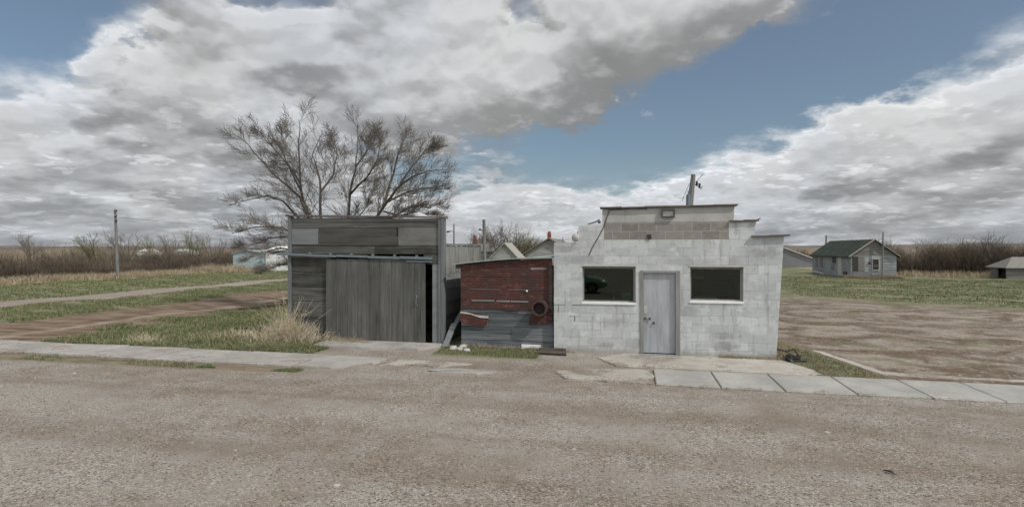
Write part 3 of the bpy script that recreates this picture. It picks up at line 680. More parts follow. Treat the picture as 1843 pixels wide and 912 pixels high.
k = MB(); a = F(1257, 496, FY+.6)[0]; k.box(a-.12, a+.12, FY+.6, FY+.63, 1.78, 2.2); k.tube([(a, FY+.61, 2.2), (a, FY+.61, 2.5)], .006, 4); solo('hanging_cloth', k, plain('grey_green_cloth', (0.22, 0.27, 0.25), 0.9), 'grey green cloth hanging inside the right window', 'cloth')

# ================================================================ grey plank garage
GYF = 13.8
gx0, gx1 = -9.27, -4.73; gzl, gzr = 3.40, 3.31
ga = thing('plank_garage', (-7.0, GYF, 0), 'weathered grey plank garage with flat false front and closed sliding door', 'garage')
def ztop(x_): return gzl + (gzr-gzl)*(x_-gx0)/(gx1-gx0)
rows = [(3.06, None), (2.60, 3.06), (2.36, 2.60)]
k = MB(); L0, L1 = gx0+.10, gx1-.16
def plank(k, xa, xb, z0, z1, y0=GYF, th=.026, sag=.0):
    s = random.uniform(-.004, .004); d = random.uniform(0, .006)
    k.board(xa, z0+.006, z1-.006, xb, z0+.006+s, z1-.006+s, y0-d, y0+th)
for z0, z1, cuts in ((3.07, 3.22, (L0, -7.3, L1)), (3.22, 3.375, (L0, -6.2, L1)), (2.59, 2.83, (L0, -8.35)), (2.83, 3.07, (L0, -8.35)), (2.59, 3.07, (-6.02, L1)), (2.36, 2.59, (L0, -6.7, L1))):
    for a, b2 in zip(cuts[:-1], cuts[1:]):
        zz1 = z1 if z1 < 3.3 else ztop((a+b2)/2)-.02
        plank(k, a+.002, b2-.002, z0, zz1)
zz = [2.36, 1.87, 1.46, 1.07, .67, .27, .02]
for z1, z0 in zip(zz[:-1], zz[1:]): plank(k, L0, -8.02, z0, z1)
for z1, z0 in ((2.36, 2.1), ): plank(k, -5.30, L1, z0, z1)
k.board(L0, 2.36, 3.36, L1, 2.36, 3.28, GYF+.028, GYF+.045); k.board(L0, .02, 2.355, -8.02, .02, 2.355, GYF+.028, GYF+.045)
part('front_wall', k, m_gwall, ga)
k = MB(); plank(k, L0+.002, -8.36, 2.62, 3.05, GYF-.012, .010); part('pale_board', k, m_glight, ga)
k = MB()
for i, z0 in enumerate((2.60, 2.835)): k.board(-8.35, z0+.002, z0+.233, -6.03-.05*i, z0+.002, z0+.231, GYF-.014, GYF+.02)
part('patch_boards', k, m_gpatch, ga)
k = MB(); k.board(gx0, 0.0, gzl-.01, gx0+.095, 0, gzl-.01, GYF-.05, GYF+.10); part('corner_board', k, m_trim, ga)
k = MB(); k.board(gx1-.155, 0.0, gzr-.01, gx1-.07, 0, gzr-.01, GYF-.045, GYF+.10); k.board(gx1-.068, 0.0, gzr-.02, gx1, 0, gzr-.02, GYF-.06, GYF+.12); part('corner_board', k, m_trim, ga)
k = MB(); k.board(-5.06, 0.02, 2.1, -4.90, 0.02, 2.1, GYF-.012, GYF+.02); part('door_post', k, m_glight, ga)
k = MB(); n = 7
for i in range(n):
    a = gx0-.05+(gx1-gx0+.1)*i/n; b2 = gx0-.05+(gx1-gx0+.1)*(i+1)/n
    k.board(a, ztop(a), ztop(a)+.04+random.uniform(-.008, .01), b2, ztop(b2), ztop(b2)+.04+random.uniform(-.008, .01), GYF-.07, GYF+.14)
part('top_board', k, m_cap, ga)
# side and back walls (low behind the false front)
sx = gx1-.07; GB = 17.6; ST = 2.60
k = MB()
zs_ = [0.02, .38, .74, 1.08, 1.42]
for z0, z1 in zip(zs_[:-1], zs_[1:]): k.hexa([(sx-.03, GYF+.101, z0), (sx+.016, GYF+.101, z0), (sx+.016, GB, z0), (sx-.03, GB, z0), (sx-.03, GYF+.101, z1), (sx-.004, GYF+.101, z1), (sx-.004, GB, z1), (sx-.03, GB, z1)])
part('side_planks', k, m_gwall, ga)
k = MB()
for i in range(14):
    y0 = GYF+.101+(GB-GYF-.101)*i/14; y1 = GYF+.101+(GB-GYF-.101)*(i+1)/14-.006
    k.box(sx-.028, sx-.004+random.uniform(0, .006), y0, y1, 1.83, ST-random.uniform(0, .02))
part('upper_side_wall', k, m_sidew, ga)
k = MB(); k.box(sx-.03, sx+.0, GYF+.101, GB, 1.425, 1.825); part('side_plank', k, m_peel, ga)
k = MB(); k.box(sx-.04, sx+.03, GYF+.101, GB+.02, ST+.002, ST+.05); k.box(sx-.03, sx+.02, GB-.1, GB+.01, .02, ST); part('side_trim', k, m_trim, ga)
k = MB(); k.box(gx0+.02, gx0+.06, GYF+.101, GB, 0, ST); k.box(gx0+.061, sx-.04, GB-.04, GB, 0, ST-.2); part('back_wall', k, m_gwall, ga)
k = MB(); k.hexa([(gx0, GYF+.11, 2.5), (sx-.05, GYF+.11, 2.5), (sx-.05, GB, 2.42), (gx0, GB, 2.42), (gx0, GYF+.11, 2.56), (sx-.05, GYF+.11, 2.56), (sx-.05, GB, 2.48), (gx0, GB, 2.48)]); part('roof', k, m_timber, ga)
# braces holding up the false front from behind
for a in (-8.5, -7, -5.4): k = MB(); k.beam((a, GYF+.05, 3.2), (a, GYF+1.0, 2.56), .05, .09); part('brace', k, m_timber, ga)
# sliding door
DY = GYF-.085
k = MB(); a = -8.08; ws = [.30, .33, .31, .34, .30, .33, .32, .31, .31]
tot = sum(ws); s = (8.08-5.23)/tot
for w in ws:
    w *= s; k.board(a+.004, 0.065+random.uniform(-.015, .015), 2.24, a+w-.004, 0.065, 2.22, DY, DY+.03+random.uniform(0, .004)); a += w
sl = part('sliding_door', k, m_door, ga)
k = MB(); hx, hz = F(750, 533, DY); k.box(hx-.02, hx+.03, DY-.012, DY-.001, hz-.02, hz+.03); k.box(hx-.02, hx+.03, DY-.012, DY-.001, hz-.26, hz-.21); k.tube([(hx+.005, DY-.012, hz), (hx+.005, DY-.05, hz-.03), (hx+.005, DY-.05, hz-.2), (hx+.005, DY-.012, hz-.24)], .010, 6)
part('handle', k, m_rail, sl)
k = MB(); n = 5
za, zb = 2.375, 2.27; xa, xb = gx0-.30, -5.02
for i in range(n):
    t0, t1 = i/n, (i+1)/n; d = (-.012 if i % 2 else .0)
    k.board(xa+(xb-xa)*t0, za+(zb-za)*t0+d-.045, za+(zb-za)*t0+d+.02, xa+(xb-xa)*t1-.01, za+(zb-za)*t1+d-.045, za+(zb-za)*t1+d+.02, GYF-.13, GYF-.055)
k.board(-5.75, 2.16, 2.20, -5.05, 2.15, 2.19, GYF-.10, GYF-.055)
rl = part('track_rail', k, m_rail, ga)
for i in range(7):
    k = MB(); a = xa+.35+i*.62; zc = za+(zb-za)*((a-xa)/(xb-xa)); k.box(a, a+.05, GYF-.10, GYF-.02, zc-.02, zc+.06); part('bracket', k, m_rail, rl)

# ================================================================ red felt-sided lean-to shed
SY = 13.66; sx0, sx1 = -4.23, -1.865
sh = thing('lean_to_shed', (-3.0, SY, 0), 'small lean-to shed with torn red felt siding over grey boards', 'shed')
def st(x_): t = (x_-sx0)/(sx1-sx0); return 2.11+.17*t+.03*math.sin(t*math.pi)
k = MB(); zz = [0.03, .20, .36, .54, .70, .88, 1.2, 1.6, 2.0]
for z0, z1 in zip(zz[:-1], zz[1:]):
    cut = random.uniform(-3.6, -2.5)
    for a, b2 in ((sx0, cut), (cut, sx1)): k.board(a+.002, z0+.003, z1-.003, b2-.002, z0+.003, z1-.003, SY-random.uniform(0, .006), SY+.03)
part('front_boards', k, m_shedb, sh)
k = MB(); k.box(sx0, sx0+.03, SY+.031, SY+3.4, 0.02, 2.0); k.box(sx0+.031, sx1, SY+3.36, SY+3.4, .02, 2.0); part('side_wall', k, m_shedb, sh)
# felt in two courses with gaps showing board
k = MB(); x_ = np.linspace(sx0-.01, sx1-.02, 12)
def course(zlo, zhi, yy, skip=None):
    for i in range(11):
        a, b2 = x_[i], x_[i+1]
        za0 = zlo(a); zb0 = zlo(b2)
        k.board(a, za0, zhi(a), b2, zb0, zhi(b2), yy, yy+.006)
course(lambda q: 1.80, lambda q: st(q)-.01, SY-.028)
course(lambda q: 1.475, lambda q: 1.805, SY-.024)
course(lambda q: 1.215, lambda q: 1.475-.010, SY-.020)
course(lambda q: .965+.02*math.sin((q-sx0)*2.1)+.012*math.sin(q*9), lambda q: 1.205, SY-.023)
part('felt_siding', k, m_red, sh)
for (a, b2, zc, h_) in ((-3.95, -3.35, 1.195, .045), (-3.3, -2.95, 1.19, .04), (-2.93, -2.48, 1.185, .04), (-2.42, -2.02, 2.01, .05), (-4.0, -3.2, 1.475, .008), (-3.0, -2.5, 1.475, .008), (-2.05, -1.88, 1.08, .05)):
    k = MB(); k.board(a, zc-h_/2, zc+h_/2, b2, zc-h_/2+random.uniform(-.01, .01), zc+h_/2, SY-.034, SY-.026); part('bare_strip', k, m_peel, sh)
# torn flaps
def flap(pts, name, mat=m_red):
    k = MB(); q = [(F(a, b2, SY)[0], F(a, b2, SY)[1]) for a, b2 in pts]; k.prism(q, SY-.06, SY-.045); return part(name, k, mat, sh)
flap([(829, 577), (840, 583), (858, 586), (877, 585), (879, 572), (868, 565), (846, 560), (830, 560)], 'torn_flap')
k = MB(); q = [F(*p, SY) for p in ((830, 560), (842, 561), (858, 566), (880, 568), (880, 572), (866, 571), (848, 565), (830, 563))]; k.prism(list(reversed(q)), SY-.068, SY-.061); part('flap_edge', k, m_offw, sh)
flap([(953, 570), (953, 584), (975, 582), (994, 578), (994, 561), (970, 563)], 'torn_flap')
k = MB(); k.tube([(F(949, 523, SY)[0], SY-.03, F(949, 523, SY)[1]), (F(949, 523, SY)[0], SY-.06, F(949, 523, SY)[1])], .025, 8); part('white_knob', k, m_white, sh)
k = MB()
for i in range(10):
    a = sx0-.20+(sx1-sx0+.19)*i/10; b2 = sx0-.20+(sx1-sx0+.19)*(i+1)/10
    za, zb = st(a)+.012, st(b2)+.012
    up = lambda q: .10*max(0, (q-(-2.5))/.63)
    k.hexa([(a, SY-.12, za), (b2, SY-.12, zb), (b2, SY+3.5, zb-.02+up(b2)), (a, SY+3.5, za-.04), (a, SY-.12, za+.02), (b2, SY-.12, zb+.02), (b2, SY+3.5, zb+.0+up(b2)), (a, SY+3.5, za-.02)])
part('roof', k, m_greenroof, sh)
k = MB(); k.board(sx0-.14, st(sx0)-.11, st(sx0)-.0, sx0+.0, st(sx0)-.11, st(sx0)+.0, SY-.05, SY+3.2); part('fascia', k, m_timber, sh); k = MB(); k.box(sx1-.10, sx1-.01, SY-.04, SY-.029, 1.0, 2.2); part('corner_trim', k, m_timber, sh)
# rusty flue ring fixed to the wall
vc = F(972, 554, SY-.15)
k = MB(); k.ring(vc, .195, .150, SY-.30, SY-.032); rv = part('flue_collar', k, m_rust, sh, False)
k = MB(); k.tube([(vc[0], SY-.14, vc[1]), (vc[0], SY-.11, vc[1])], .15, 24); part('flue_disc', k, m_dark, rv)
k = MB(); k.ring(vc, .06, .03, SY-.19, SY-.142, 16); [k.beam((vc[0], SY-.155, vc[1]), (vc[0]+.14*math.cos(a), SY-.155, vc[1]+.14*math.sin(a)), .02, .02) for a in (0.4, 1.65, 2.9, 4.2, 5.4)]; part('hub', k, m_rust, rv)

# ================================================================ small things by the walls
def rock_mb(c, r, n=9, flat=.6):
    k = MB(); i0 = 0; rings = 5
    k.v.append((c[0], c[1], c[2]+r*flat))
    for a in range(1, rings):
        ph = math.pi*a/rings
        for j in range(n):
            th = 2*math.pi*j/n; rr = r*random.uniform(.78, 1.15)
            k.v.append((c[0]+rr*math.sin(ph)*math.cos(th), c[1]+rr*math.sin(ph)*math.sin(th), c[2]+rr*flat*math.cos(ph)))
    k.v.append((c[0], c[1], c[2]-r*flat))
    for j in range(n): k.f.append((0, 1+j, 1+(j+1) % n))
    for a in range(rings-2):
        for j in range(n): k.f.append((1+a*n+j, 1+(a+1)*n+j, 1+(a+1)*n+(j+1) % n, 1+a*n+(j+1) % n))
    l = len(k.v)-1
    for j in range(n): k.f.append((l, 1+(rings-2)*n+(j+1) % n, 1+(rings-2)*n+j))
    return k
k = MB(); k.beam((-4.66, 13.55, .03), (-4.28, 14.3, 1.06), .14, .035); k.beam((-4.62, 13.6, .02), (-4.64, 13.62, .06), .1, .1)
solo('leaning_plank', k, m_trim, 'long grey plank leaning in the gap against the red shed', 'plank', 'planks leaning in the gap')
k = MB(); k.beam((-4.60, 13.44, .02), (-4.50, 13.9, .55), .16, .03)
solo('leaning_plank', k, m_glight, 'short wide plank leaning in front of the long plank in the gap', 'plank', 'planks leaning in the gap')
for i, (a, b2, r_, lab) in enumerate(((816, 629, .11, 'white rubble lump nearest the leaning planks'), (828, 631, .09, 'small white rubble lump in the middle of the pile by the shed corner'), (840, 633, .085, 'white rubble lump at the right end of the pile by the shed corner'), (834, 626, .10, 'white rubble lump at the back of the pile against the shed corner'))):
    c = XY(a, b2); o = solo('rubble_lump', rock_mb((c[0], c[1], .04), r_, 8, .6), m_offw, lab, 'rubble', 'white rubble by the shed corner')
k = MB(); a, b2 = XY(939, 628), XY(972, 629); k.beam((a[0], a[1], .07), (b2[0], b2[1], .065), .10, .10); k.beam((b2[0]-.003, b2[1], .065), (b2[0]+.012, b2[1], .065), .115, .115)
solo('white_block', k, m_white, 'white painted block of wood lying at the foot of the red shed', 'wood block')
k = MB(); a, b2 = XY(968, 634), XY(1017, 635); k.beam((a[0], a[1]+.15, .05), (b2[0], b2[1]+.12, .055), .11, .07); solo('timber', k, m_timber, 'black charred beam lying against the wall end, behind the round log', 'timber', 'timbers on the ground by the shed')
k = MB(); a, b2 = XY(967, 637), XY(1019, 640); k.tube([(a[0], a[1], .045), ((a[0]+b2[0])/2, (a[1]+b2[1])/2-.02, .05), (b2[0], b2[1], .05)], [.035, .045, .05], 8); solo('timber', k, m_timber, 'brown round log lying in front of the charred beam', 'timber', 'timbers on the ground by the shed')
k = MB(); a = XY(832, 633); b2 = XY(990, 630); k.board(-4.2, .0, .05, -1.95, .0, .045, SY-.07, SY-.035); solo('base_board', k, m_glight, 'low grey board lying along the foot of the red shed', 'board')
# junk by the corner: crumpled black sheeting and a bent bar
jk = thing('scrap_heap', (*XY(1427, 648), 0), 'black scrap metal and crumpled plastic by the right corner of the white building', 'scrap')
jc = XY(1427, 650)
for nm, dx_, dy_, r_, mt in (('crumpled_plastic', -.05, 0, .13, m_btar), ('crumpled_plastic', .12, .1, .09, m_btar), ('scrap_part', .04, .05, .08, m_rust)):
    k = rock_mb((jc[0]+dx_, jc[1]+dy_, .07), r_, 7, .7); jit(k, r_*.25); part(nm, k, mt, jk)
k = MB(); k.tube([(jc[0]-.3, jc[1]+.25, .22), (jc[0]-.1, jc[1]+.1, .20), (jc[0]+.05, jc[1]+.1, .26), (jc[0]+.14, jc[1]+.1, .12)], .022, 6); k.tube([(jc[0]-.1, jc[1]-.1, .03), (jc[0]+.25, jc[1]-.12, .04)], .02, 6); part('bent_bar', k, m_dark, jk)
# marks and stones on the road
c = XY(606, 876); solo('stone', rock_mb((c[0], c[1], .015), .045, 8, .55), m_rock, 'pale stone lying on the gravel road in the foreground', 'stone')
c = XY(1602, 852); k = MB(); k.tube([(c[0]-.05, c[1]+.05, .02), (c[0], c[1], .03), (c[0]+.04, c[1]-.05, .015)], [.006, .012, .005], 6); k.quad((c[0]-.03, c[1]+.04, .02), (c[0]+.02, c[1]+.02, .04), (c[0]+.03, c[1]-.03, .02), (c[0]-.02, c[1]-.02, .045)); solo('dead_leaf', k, m_timber, 'curled dark leaf with stalk on the gravel road', 'leaf')

# ================================================================ poles and wires
def utility(loc, top, r, lean=0.0, label='', parts_=()):
    t = thing('utility_pole', loc, label, 'utility pole')
    k = MB(); k.tube([(loc[0], loc[1], loc[2]), (loc[0]+lean*.5, loc[1], top*.5), (loc[0]+lean, loc[1], top)], [r, r*.88, r*.72], 9); part('pole', k, m_pole, t); return t
px_, py_ = XY(212, 500)
up = utility((px_, py_, 0), 5.95, .13, -.28, 'weathered utility pole standing in front of the left thicket')
for z_ in (5.75, 5.3, 4.9): k = MB(); k.tube([(px_-.27, py_-.1, z_), (px_+.0, py_-.1, z_+.02)], .03, 6); k.tube([(px_, py_-.1, z_), (px_, py_-.1, z_+.12)], .05, 6); part('insulator', k, m_dark, up)
k = MB(); pts = []
for i in range(13):
    t = i/12; pts.append((px_+(30-px_*0)*t*.62, py_+(58-py_)*t*.9, 5.25-1.0*t - 4*.35*t*(1-t)))
k.tube(pts, .011, 4); part('wire', k, m_dark, up)
Y_ = 60; a = F(817, 440, Y_); up = utility((a[0], Y_, 0), F(817, 403, Y_)[1], .11, 0, 'thin distant pole with lamp arm seen above the garage side wall')
k = MB(); q = F(817, 416, Y_); w_ = F(806, 417, Y_); k.tube([(q[0], Y_, q[1]-.1), ((q[0]+w_[0])/2, Y_, q[1]+.05), (w_[0], Y_, w_[1])], .03, 5); k.tube([(w_[0]-.1, Y_, w_[1]-.02), (w_[0]+.25, Y_, w_[1]+.03)], [.12, .07], 7); part('lamp_arm', k, m_dark, up)
Y_ = 26; a = F(873.5, 440, Y_); up = utility((a[0], Y_, 0), F(871, 395, Y_)[1], .095, -.07, 'dark pole rising behind the roof of the red shed')
k = MB(); q = F(864, 413, Y_); k.tube([(q[0], Y_, q[1]), (a[0]-.05, Y_, q[1]-.1)], .02, 5); k.tube([(q[0]-.05, Y_, q[1]), (q[0]+.02, Y_, q[1])], .045, 6); part('insulator', k, m_dark, up)
Y_ = 70; a = F(888, 440, Y_); utility((a[0], Y_, 0), F(888, 424, Y_)[1], .08, 0, 'short far post standing left of the small gabled roof')
Y_ = 64.5; a = F(1486, 440, Y_); utility((a[0], Y_, 0), F(1487, 423.5, Y_)[1], .11, .06, 'leaning grey post behind the left end of the green roof')
Y_ = 52.6; a = F(1588, 440, Y_); utility((a[0], Y_, 0), F(1590, 418, Y_)[1], .075, .06, 'slim grey pole standing against the gable of the abandoned house')
# antenna
Y_ = 44; a = F(1013, 440, Y_); an = thing('television_antenna', (a[0], Y_, 0), 'thin television antenna mast left of the white parapet', 'antenna')
k = MB(); k.tube([(a[0], Y_, 0), (a[0], Y_, F(1013, 426, Y_)[1])], .02, 5); part('mast', k, m_dark, an)
k = MB(); z_ = F(1013, 431, Y_)[1]; k.tube([(a[0]-.35, Y_, z_), (a[0]+.5, Y_, z_)], .015, 4); [k.tube([(a[0]+q, Y_-.2, z_), (a[0]+q, Y_+.2, z_)], .01, 4) for q in (-.3, 0, .3)]; part('element', k, m_dark, an)

# ================================================================ far buildings
def gable_house(name, label, cat, x0, x1, y0, y1, eave, ridge, mw, mr, over=.25, axis='y', gablemat=None):
    t = thing(name, ((x0+x1)/2, y0, 0), label, cat); k = MB()
    if axis == 'y':
        xm = (x0+x1)/2; k.prism([(x0, 0), (x1, 0), (x1, eave), (xm, ridge), (x0, eave)], y0, y0+.12); k.prism([(x0, 0), (x1, 0), (x1, eave), (xm, ridge), (x0, eave)], y1-.12, y1)
        k.box(x0, x0+.12, y0+.121, y1-.121, 0, eave); k.box(x1-.12, x1, y0+.121, y1-.121, 0, eave)
        part('wall', k, mw, t); sl_ = (ridge-eave)/(xm-x0)
        for sgn in (-1, 1):
            k = MB(); xe = xm+sgn*(xm-x0+over); ze = eave-over*sl_; th = .07
            k.hexa([(xe, y0-over, ze+.01), (xm, y0-over, ridge+.01), (xm, y1+over, ridge+.01), (xe, y1+over, ze+.01), (xe, y0-over, ze+.01+th), (xm, y0-over, ridge+.01+th), (xm, y1+over, ridge+.01+th), (xe, y1+over, ze+.01+th)])
            part('roof', k, mr, t)
    else:
        ym = (y0+y1)/2; sl_ = (ridge-eave)/(ym-y0)
        k.box(x0, x1, y0, y0+.12, 0, eave); k.box(x0, x1, y1-.12, y1, 0, eave)
        for xx in (x0, x1-.12):
            i = len(k.v); P5 = [(y0+.121, 0), (y1-.121, 0), (y1-.121, eave), (ym, ridge), (y0+.121, eave)]
            k.v += [(xx, a, b2) for a, b2 in P5]+[(xx+.12, a, b2) for a, b2 in P5]
            k.f += [(i+4, i+3, i+2, i+1, i), (i+5, i+6, i+7, i+8, i+9)] + [(i+q, i+(q+1) % 5, i+5+(q+1) % 5, i+5+q) for q in range(5)]
        part('wall', k, mw, t)
        for sgn in (-1, 1):
            k = MB(); ye = ym+sgn*(ym-y0+over); ze = eave-over*sl_; th = .07
            k.hexa([(x0-over, ye, ze+.01), (x1+over, ye, ze+.01), (x1+over, ym, ridge+.01), (x0-over, ym, ridge+.01), (x0-over, ye, ze+.01+th), (x1+over, ye, ze+.01+th), (x1+over, ym, ridge+.01+th), (x0-over, ym, ridge+.01+th)])
            part('roof', k, mr, t)
    return t
# abandoned house at right
hx0, hx1, hy0, hy1 = 18.65, 22.15, 53.0, 63.4
ho = gable_house('abandoned_house', 'abandoned pale blue house with mossy green shingle roof in the right field', 'house', hx0, hx1, hy0, hy1, 1.93, 3.26, m_hwall, m_shing, .22)
def hb(name, x0, x1, y0, y1, z0, z1, m, par=None): k = MB(); k.box(x0, x1, y0, y1, z0, z1); return part(name, k, m, par or ho)
k = MB(); xm = (hx0+hx1)/2; k.prism([(hx0+.06, 1.96), (hx1-.06, 1.96), (xm, 3.18)], hy0-.02, hy0-.003); part('gable', k, m_hgrey, ho)
k = MB()
for i in range(8): k.box(hx0+1.45, hx1+.0, hy0-.03, hy0-.003, .06+i*.225, .06+i*.225+.012)
part('clapboard_edge', k, m_hshed, ho)
hb('gable_patch', xm-.25, xm+.15, hy0-.04, hy0-.021, 2.1, 2.5, m_hshed)
w = hb('window', 20.33, 20.78, hy0-.03, hy0-.003, .72, 1.62, m_dark); hb('boards', 20.36, 20.75, hy0-.05, hy0-.031, .95, 1.18, m_timber, w)
k = MB(); [k.box(*q, hy0-.06, hy0-.031, *r_) for q, r_ in (((20.27, 20.33), (.66, 1.68)), ((20.78, 20.84), (.66, 1.68)), ((20.33, 20.78), (1.62, 1.68)), ((20.33, 20.78), (.66, .72)))]; part('frame', k, m_offw, w)
# open porch at the corner: dark boards
hb('doorway', hx0+.10, hx0+.55, hy0-.03, hy0-.003, .1, 1.85, plain('dark_doorway', (0.05, 0.045, 0.04))); hb('brown_panel', hx0+.56, hx0+1.05, hy0-.03, hy0-.003, .6, 1.85, m_hgrey); hb('step_boards', hx0+.1, hx0+1.3, hy0-.06, hy0-.031, .05, .55, m_hshed)
hb('lamp', 20.02, 20.12, hy0-.12, hy0-.003, 1.2, 1.4, m_dark)
# left side openings
w = hb('window', hx0-.03, hx0-.003, 56.6, 57.5, 1.2, 1.75, m_dark); hb('side_door', hx0-.04, hx0-.004, 55.1, 56.0, .1, 1.75, m_offw); hb('low_opening', hx0-.03, hx0-.003, 53.8, 54.7, .05, .5, m_dark)
hb('window', hx0-.03, hx0-.003, 60.2, 61.0, .7, 1.7, m_hgrey); hb('window', hx0-.03, hx0-.003, 61.6, 62.3, .7, 1.7, m_hgrey); hb('lower_panel', hx0-.03, hx0-.003, 57.0, 57.8, .55, 1.1, m_hshed)
k = MB(); k.beam((hx0-.24, hy0-.24, 1.84), (xm, hy0-.24, 3.33), .06, .10); k.beam((hx1+.24, hy0-.24, 1.84), (xm, hy0-.24, 3.33), .06, .05); part('barge_board', k, m_pshing, ho)
k = MB(); k.beam((hx0-.8, 60.5, .35), (hx0-.3, 58.8, .1), .25, .04); solo('fallen_sheet', k, m_offw, 'pale sheet lying against the left side of the abandoned house', 'sheet')
# grey shed with white rake edge
gs = gable_house('grey_shed', 'low dark grey shed with bright white roof edge behind the white building', 'shed', 16.2, 24.3, 82, 90, 1.15, 2.75, m_hshed, m_white, .25)
# small shed far right
rs = thing('small_shed', (31.5, 52.8, 0), 'small low wooden shed with grey hipped shingle roof at the right edge', 'shed')
k = MB(); k.box(30.2, 36, 53.0, 53.1, 0, .98); k.box(30.2, 30.3, 54.2, 55.1, 0, .98); k.box(30.2, 36, 55.101, 55.2, 0, .98); k.box(35.9, 36, 53.101, 55.1, 0, .98); part('wall', k, m_hgrey, rs)
k = MB(); k.box(30.6, 30.7, 53.2, 55.0, 0.0, .95); part('inner_wall', k, m_black, rs)  # black panel paints in the dark of the open left side
k = MB(); e0, e1, f0_, f1_ = 30.0, 36.4, 52.72, 55.5; ym = 54.1
k.v = [(e0, f0_, .98), (e1, f0_, .98), (e1, f1_, .98), (e0, f1_, .98), (31.2, ym, 1.84), (e1, ym, 1.84), (e0, f0_, .92), (e1, f0_, .92), (e1, f1_, .92), (e0, f1_, .92)]
k.f = [(0, 1, 5, 4), (2, 3, 4, 5), (3, 0, 4), (1, 2, 5), (6, 7, 1, 0), (7, 8, 2, 1), (8, 9, 3, 2), (9, 6, 0, 3), (9, 8, 7, 6)]
part('roof', k, plain('weathered_shingles', (0.20, 0.19, 0.17), 0.9, 0.35, 5), rs)
# sheds at left, behind the tree
bs = gable_house('tin_shed', 'pale blue tin shed half hidden behind the bare tree', 'shed', -45.2, -41.15, 56.5, 63, 2.0, 2.34, m_blue, plain('grey_tin_roof', (0.30, 0.36, 0.37), .5), .15)
ws_ = gable_house('white_shed', 'bright white shed beside the pale blue tin shed', 'shed', -41.0, -37.2, 56.6, 61, 2.25, 2.75, m_white, m_white, .12, 'x')
for a, b2, Y_, wd, lab in ((255, 458, 190, 5, 'tiny white shed beyond the thicket, right of the utility pole'), (322, 458, 205, 6, 'tiny white shed beyond the thicket, nearest the blue tin shed')):
    q = F(a, b2, Y_); gable_house('far_shed', lab, 'shed', q[0]-wd/2, q[0]+wd/2, Y_, Y_+8, 1.4, 2.4, m_white, m_white, .2, 'x')
# houses behind the shed
h1 = gable_house('gabled_outbuilding', 'small gabled outbuilding with peeling grey shingles above the red shed', 'outbuilding', F(880, 448, 35)[0], F(936, 448, 35)[0], 35, 37.2, 1.75, 2.84, m_peel, m_pshing, .1)
h2 = gable_house('chimney_house', 'house gable with red chimney seen just left of the white building', 'house', F(944, 448, 46)[0], F(1034, 448, 46)[0], 46, 55, 2.1, 3.36, m_peel, m_hgrey, .3)
q = F(988, 430, 47); k = MB(); k.box(q[0]-.14, q[0]+.14, 47, 47.4, 3.2, 3.85); k.box(q[0]-.10, q[0]+.10, 47.04, 47.36, 3.85, 4.0); part('chimney', k, m_brick, h2)
h3 = gable_house('roof_house', 'far low house with brown roof and red chimney above the garage wall', 'house', F(826, 448, 52)[0], F(866, 448, 52)[0]+1, 52, 58, 2.3, 2.98, m_peel, m_hgrey, .3, 'x')
q = F(854.5, 430, 54.5); k = MB(); k.box(q[0]-.16, q[0]+.16, 54.3, 54.7, 2.7, 3.55); k.box(q[0]-.11, q[0]+.11, 54.35, 54.65, 3.55, 3.85); part('chimney', k, m_brick, h3)

# ================================================================ the bare tree behind the garage
class Tree:
    def __init__(s): s.thick = MB(); s.twig = MB(); s.bud = []
def rand_perp(d):
    r = Vector((random.gauss(0, 1), random.gauss(0, 1), random.gauss(0, 1))); return (r - d*r.dot(d)).normalized()
def grow(T, p, d, L, r, lvl, up=.15, maxl=4, rmin=.006):
    n = 5 if lvl < 3 else (4 if lvl == 3 else 3)
    pts = [p]; rad = [r]; q = p.copy(); dd = d.copy()
    for i in range(n):
        w = .22 if lvl < 2 else .17
        out = (q-T.c) if getattr(T, 'c', None) is not None else Vector((0, 0, 0))
        if out.length > .1: out = out.normalized()*.08
        dd = (dd + rand_perp(dd)*random.uniform(.04, w) + out + Vector((0, 0, up*random.uniform(.3, 1)))).normalized()
        q = q + dd*L/n; pts.append(q.copy()); rad.append(max(rmin*.7, r*(1-.72*(i+1)/n)))
    (T.thick if r > .028 else T.twig).tube(pts, rad, 6 if r > .028 else 3, False)
    spawn(T, pts, rad, L, lvl, up, maxl, rmin)
def spawn(T, pts, rad, L, lvl, up, maxl, rmin, frac0=.15, cnt=None):
    if lvl >= maxl: return
    n = cnt or {0: 16, 1: 9, 2: 5, 3: 4, 4: 4}[lvl]
    for k in range(n):
        t = frac0 + (1-frac0)*(k+random.random()*.8)/n; f = t*(len(pts)-1); i = min(int(f), len(pts)-2); f -= i
        q = pts[i].lerp(pts[i+1], f); d = (pts[i+1]-pts[i]).normalized(); a = R(random.uniform(24, 60) if lvl else random.uniform(34, 72))
        nd = (d*math.cos(a)+rand_perp(d)*math.sin(a)).normalized()
        if nd.z < -.25: nd.z *= .3; nd.normalize()
        ll = L*((random.uniform(.42, .80) if lvl > 1 else random.uniform(.38, .66)) if lvl else random.uniform(.26, .50))*(1.15-.42*t); rr = max(rmin, (rad[i]+(rad[i+1]-rad[i])*f)*.42)
        grow(T, q, nd, max(ll, .22), rr, lvl+1, up, maxl, rmin)
TY = 21.0
def tp(px, py, dy=0.0): a, b2 = F(px, py, TY+dy); return Vector((a, TY+dy, b2))
tree = thing('bare_tree', (tp(625, 448).x, TY, 0), 'large bare multi-stemmed tree standing behind the plank garage', 'tree')
T = Tree(); base = Vector((tp(625, 448).x, TY, 0)); T.c = tp(622, 400)
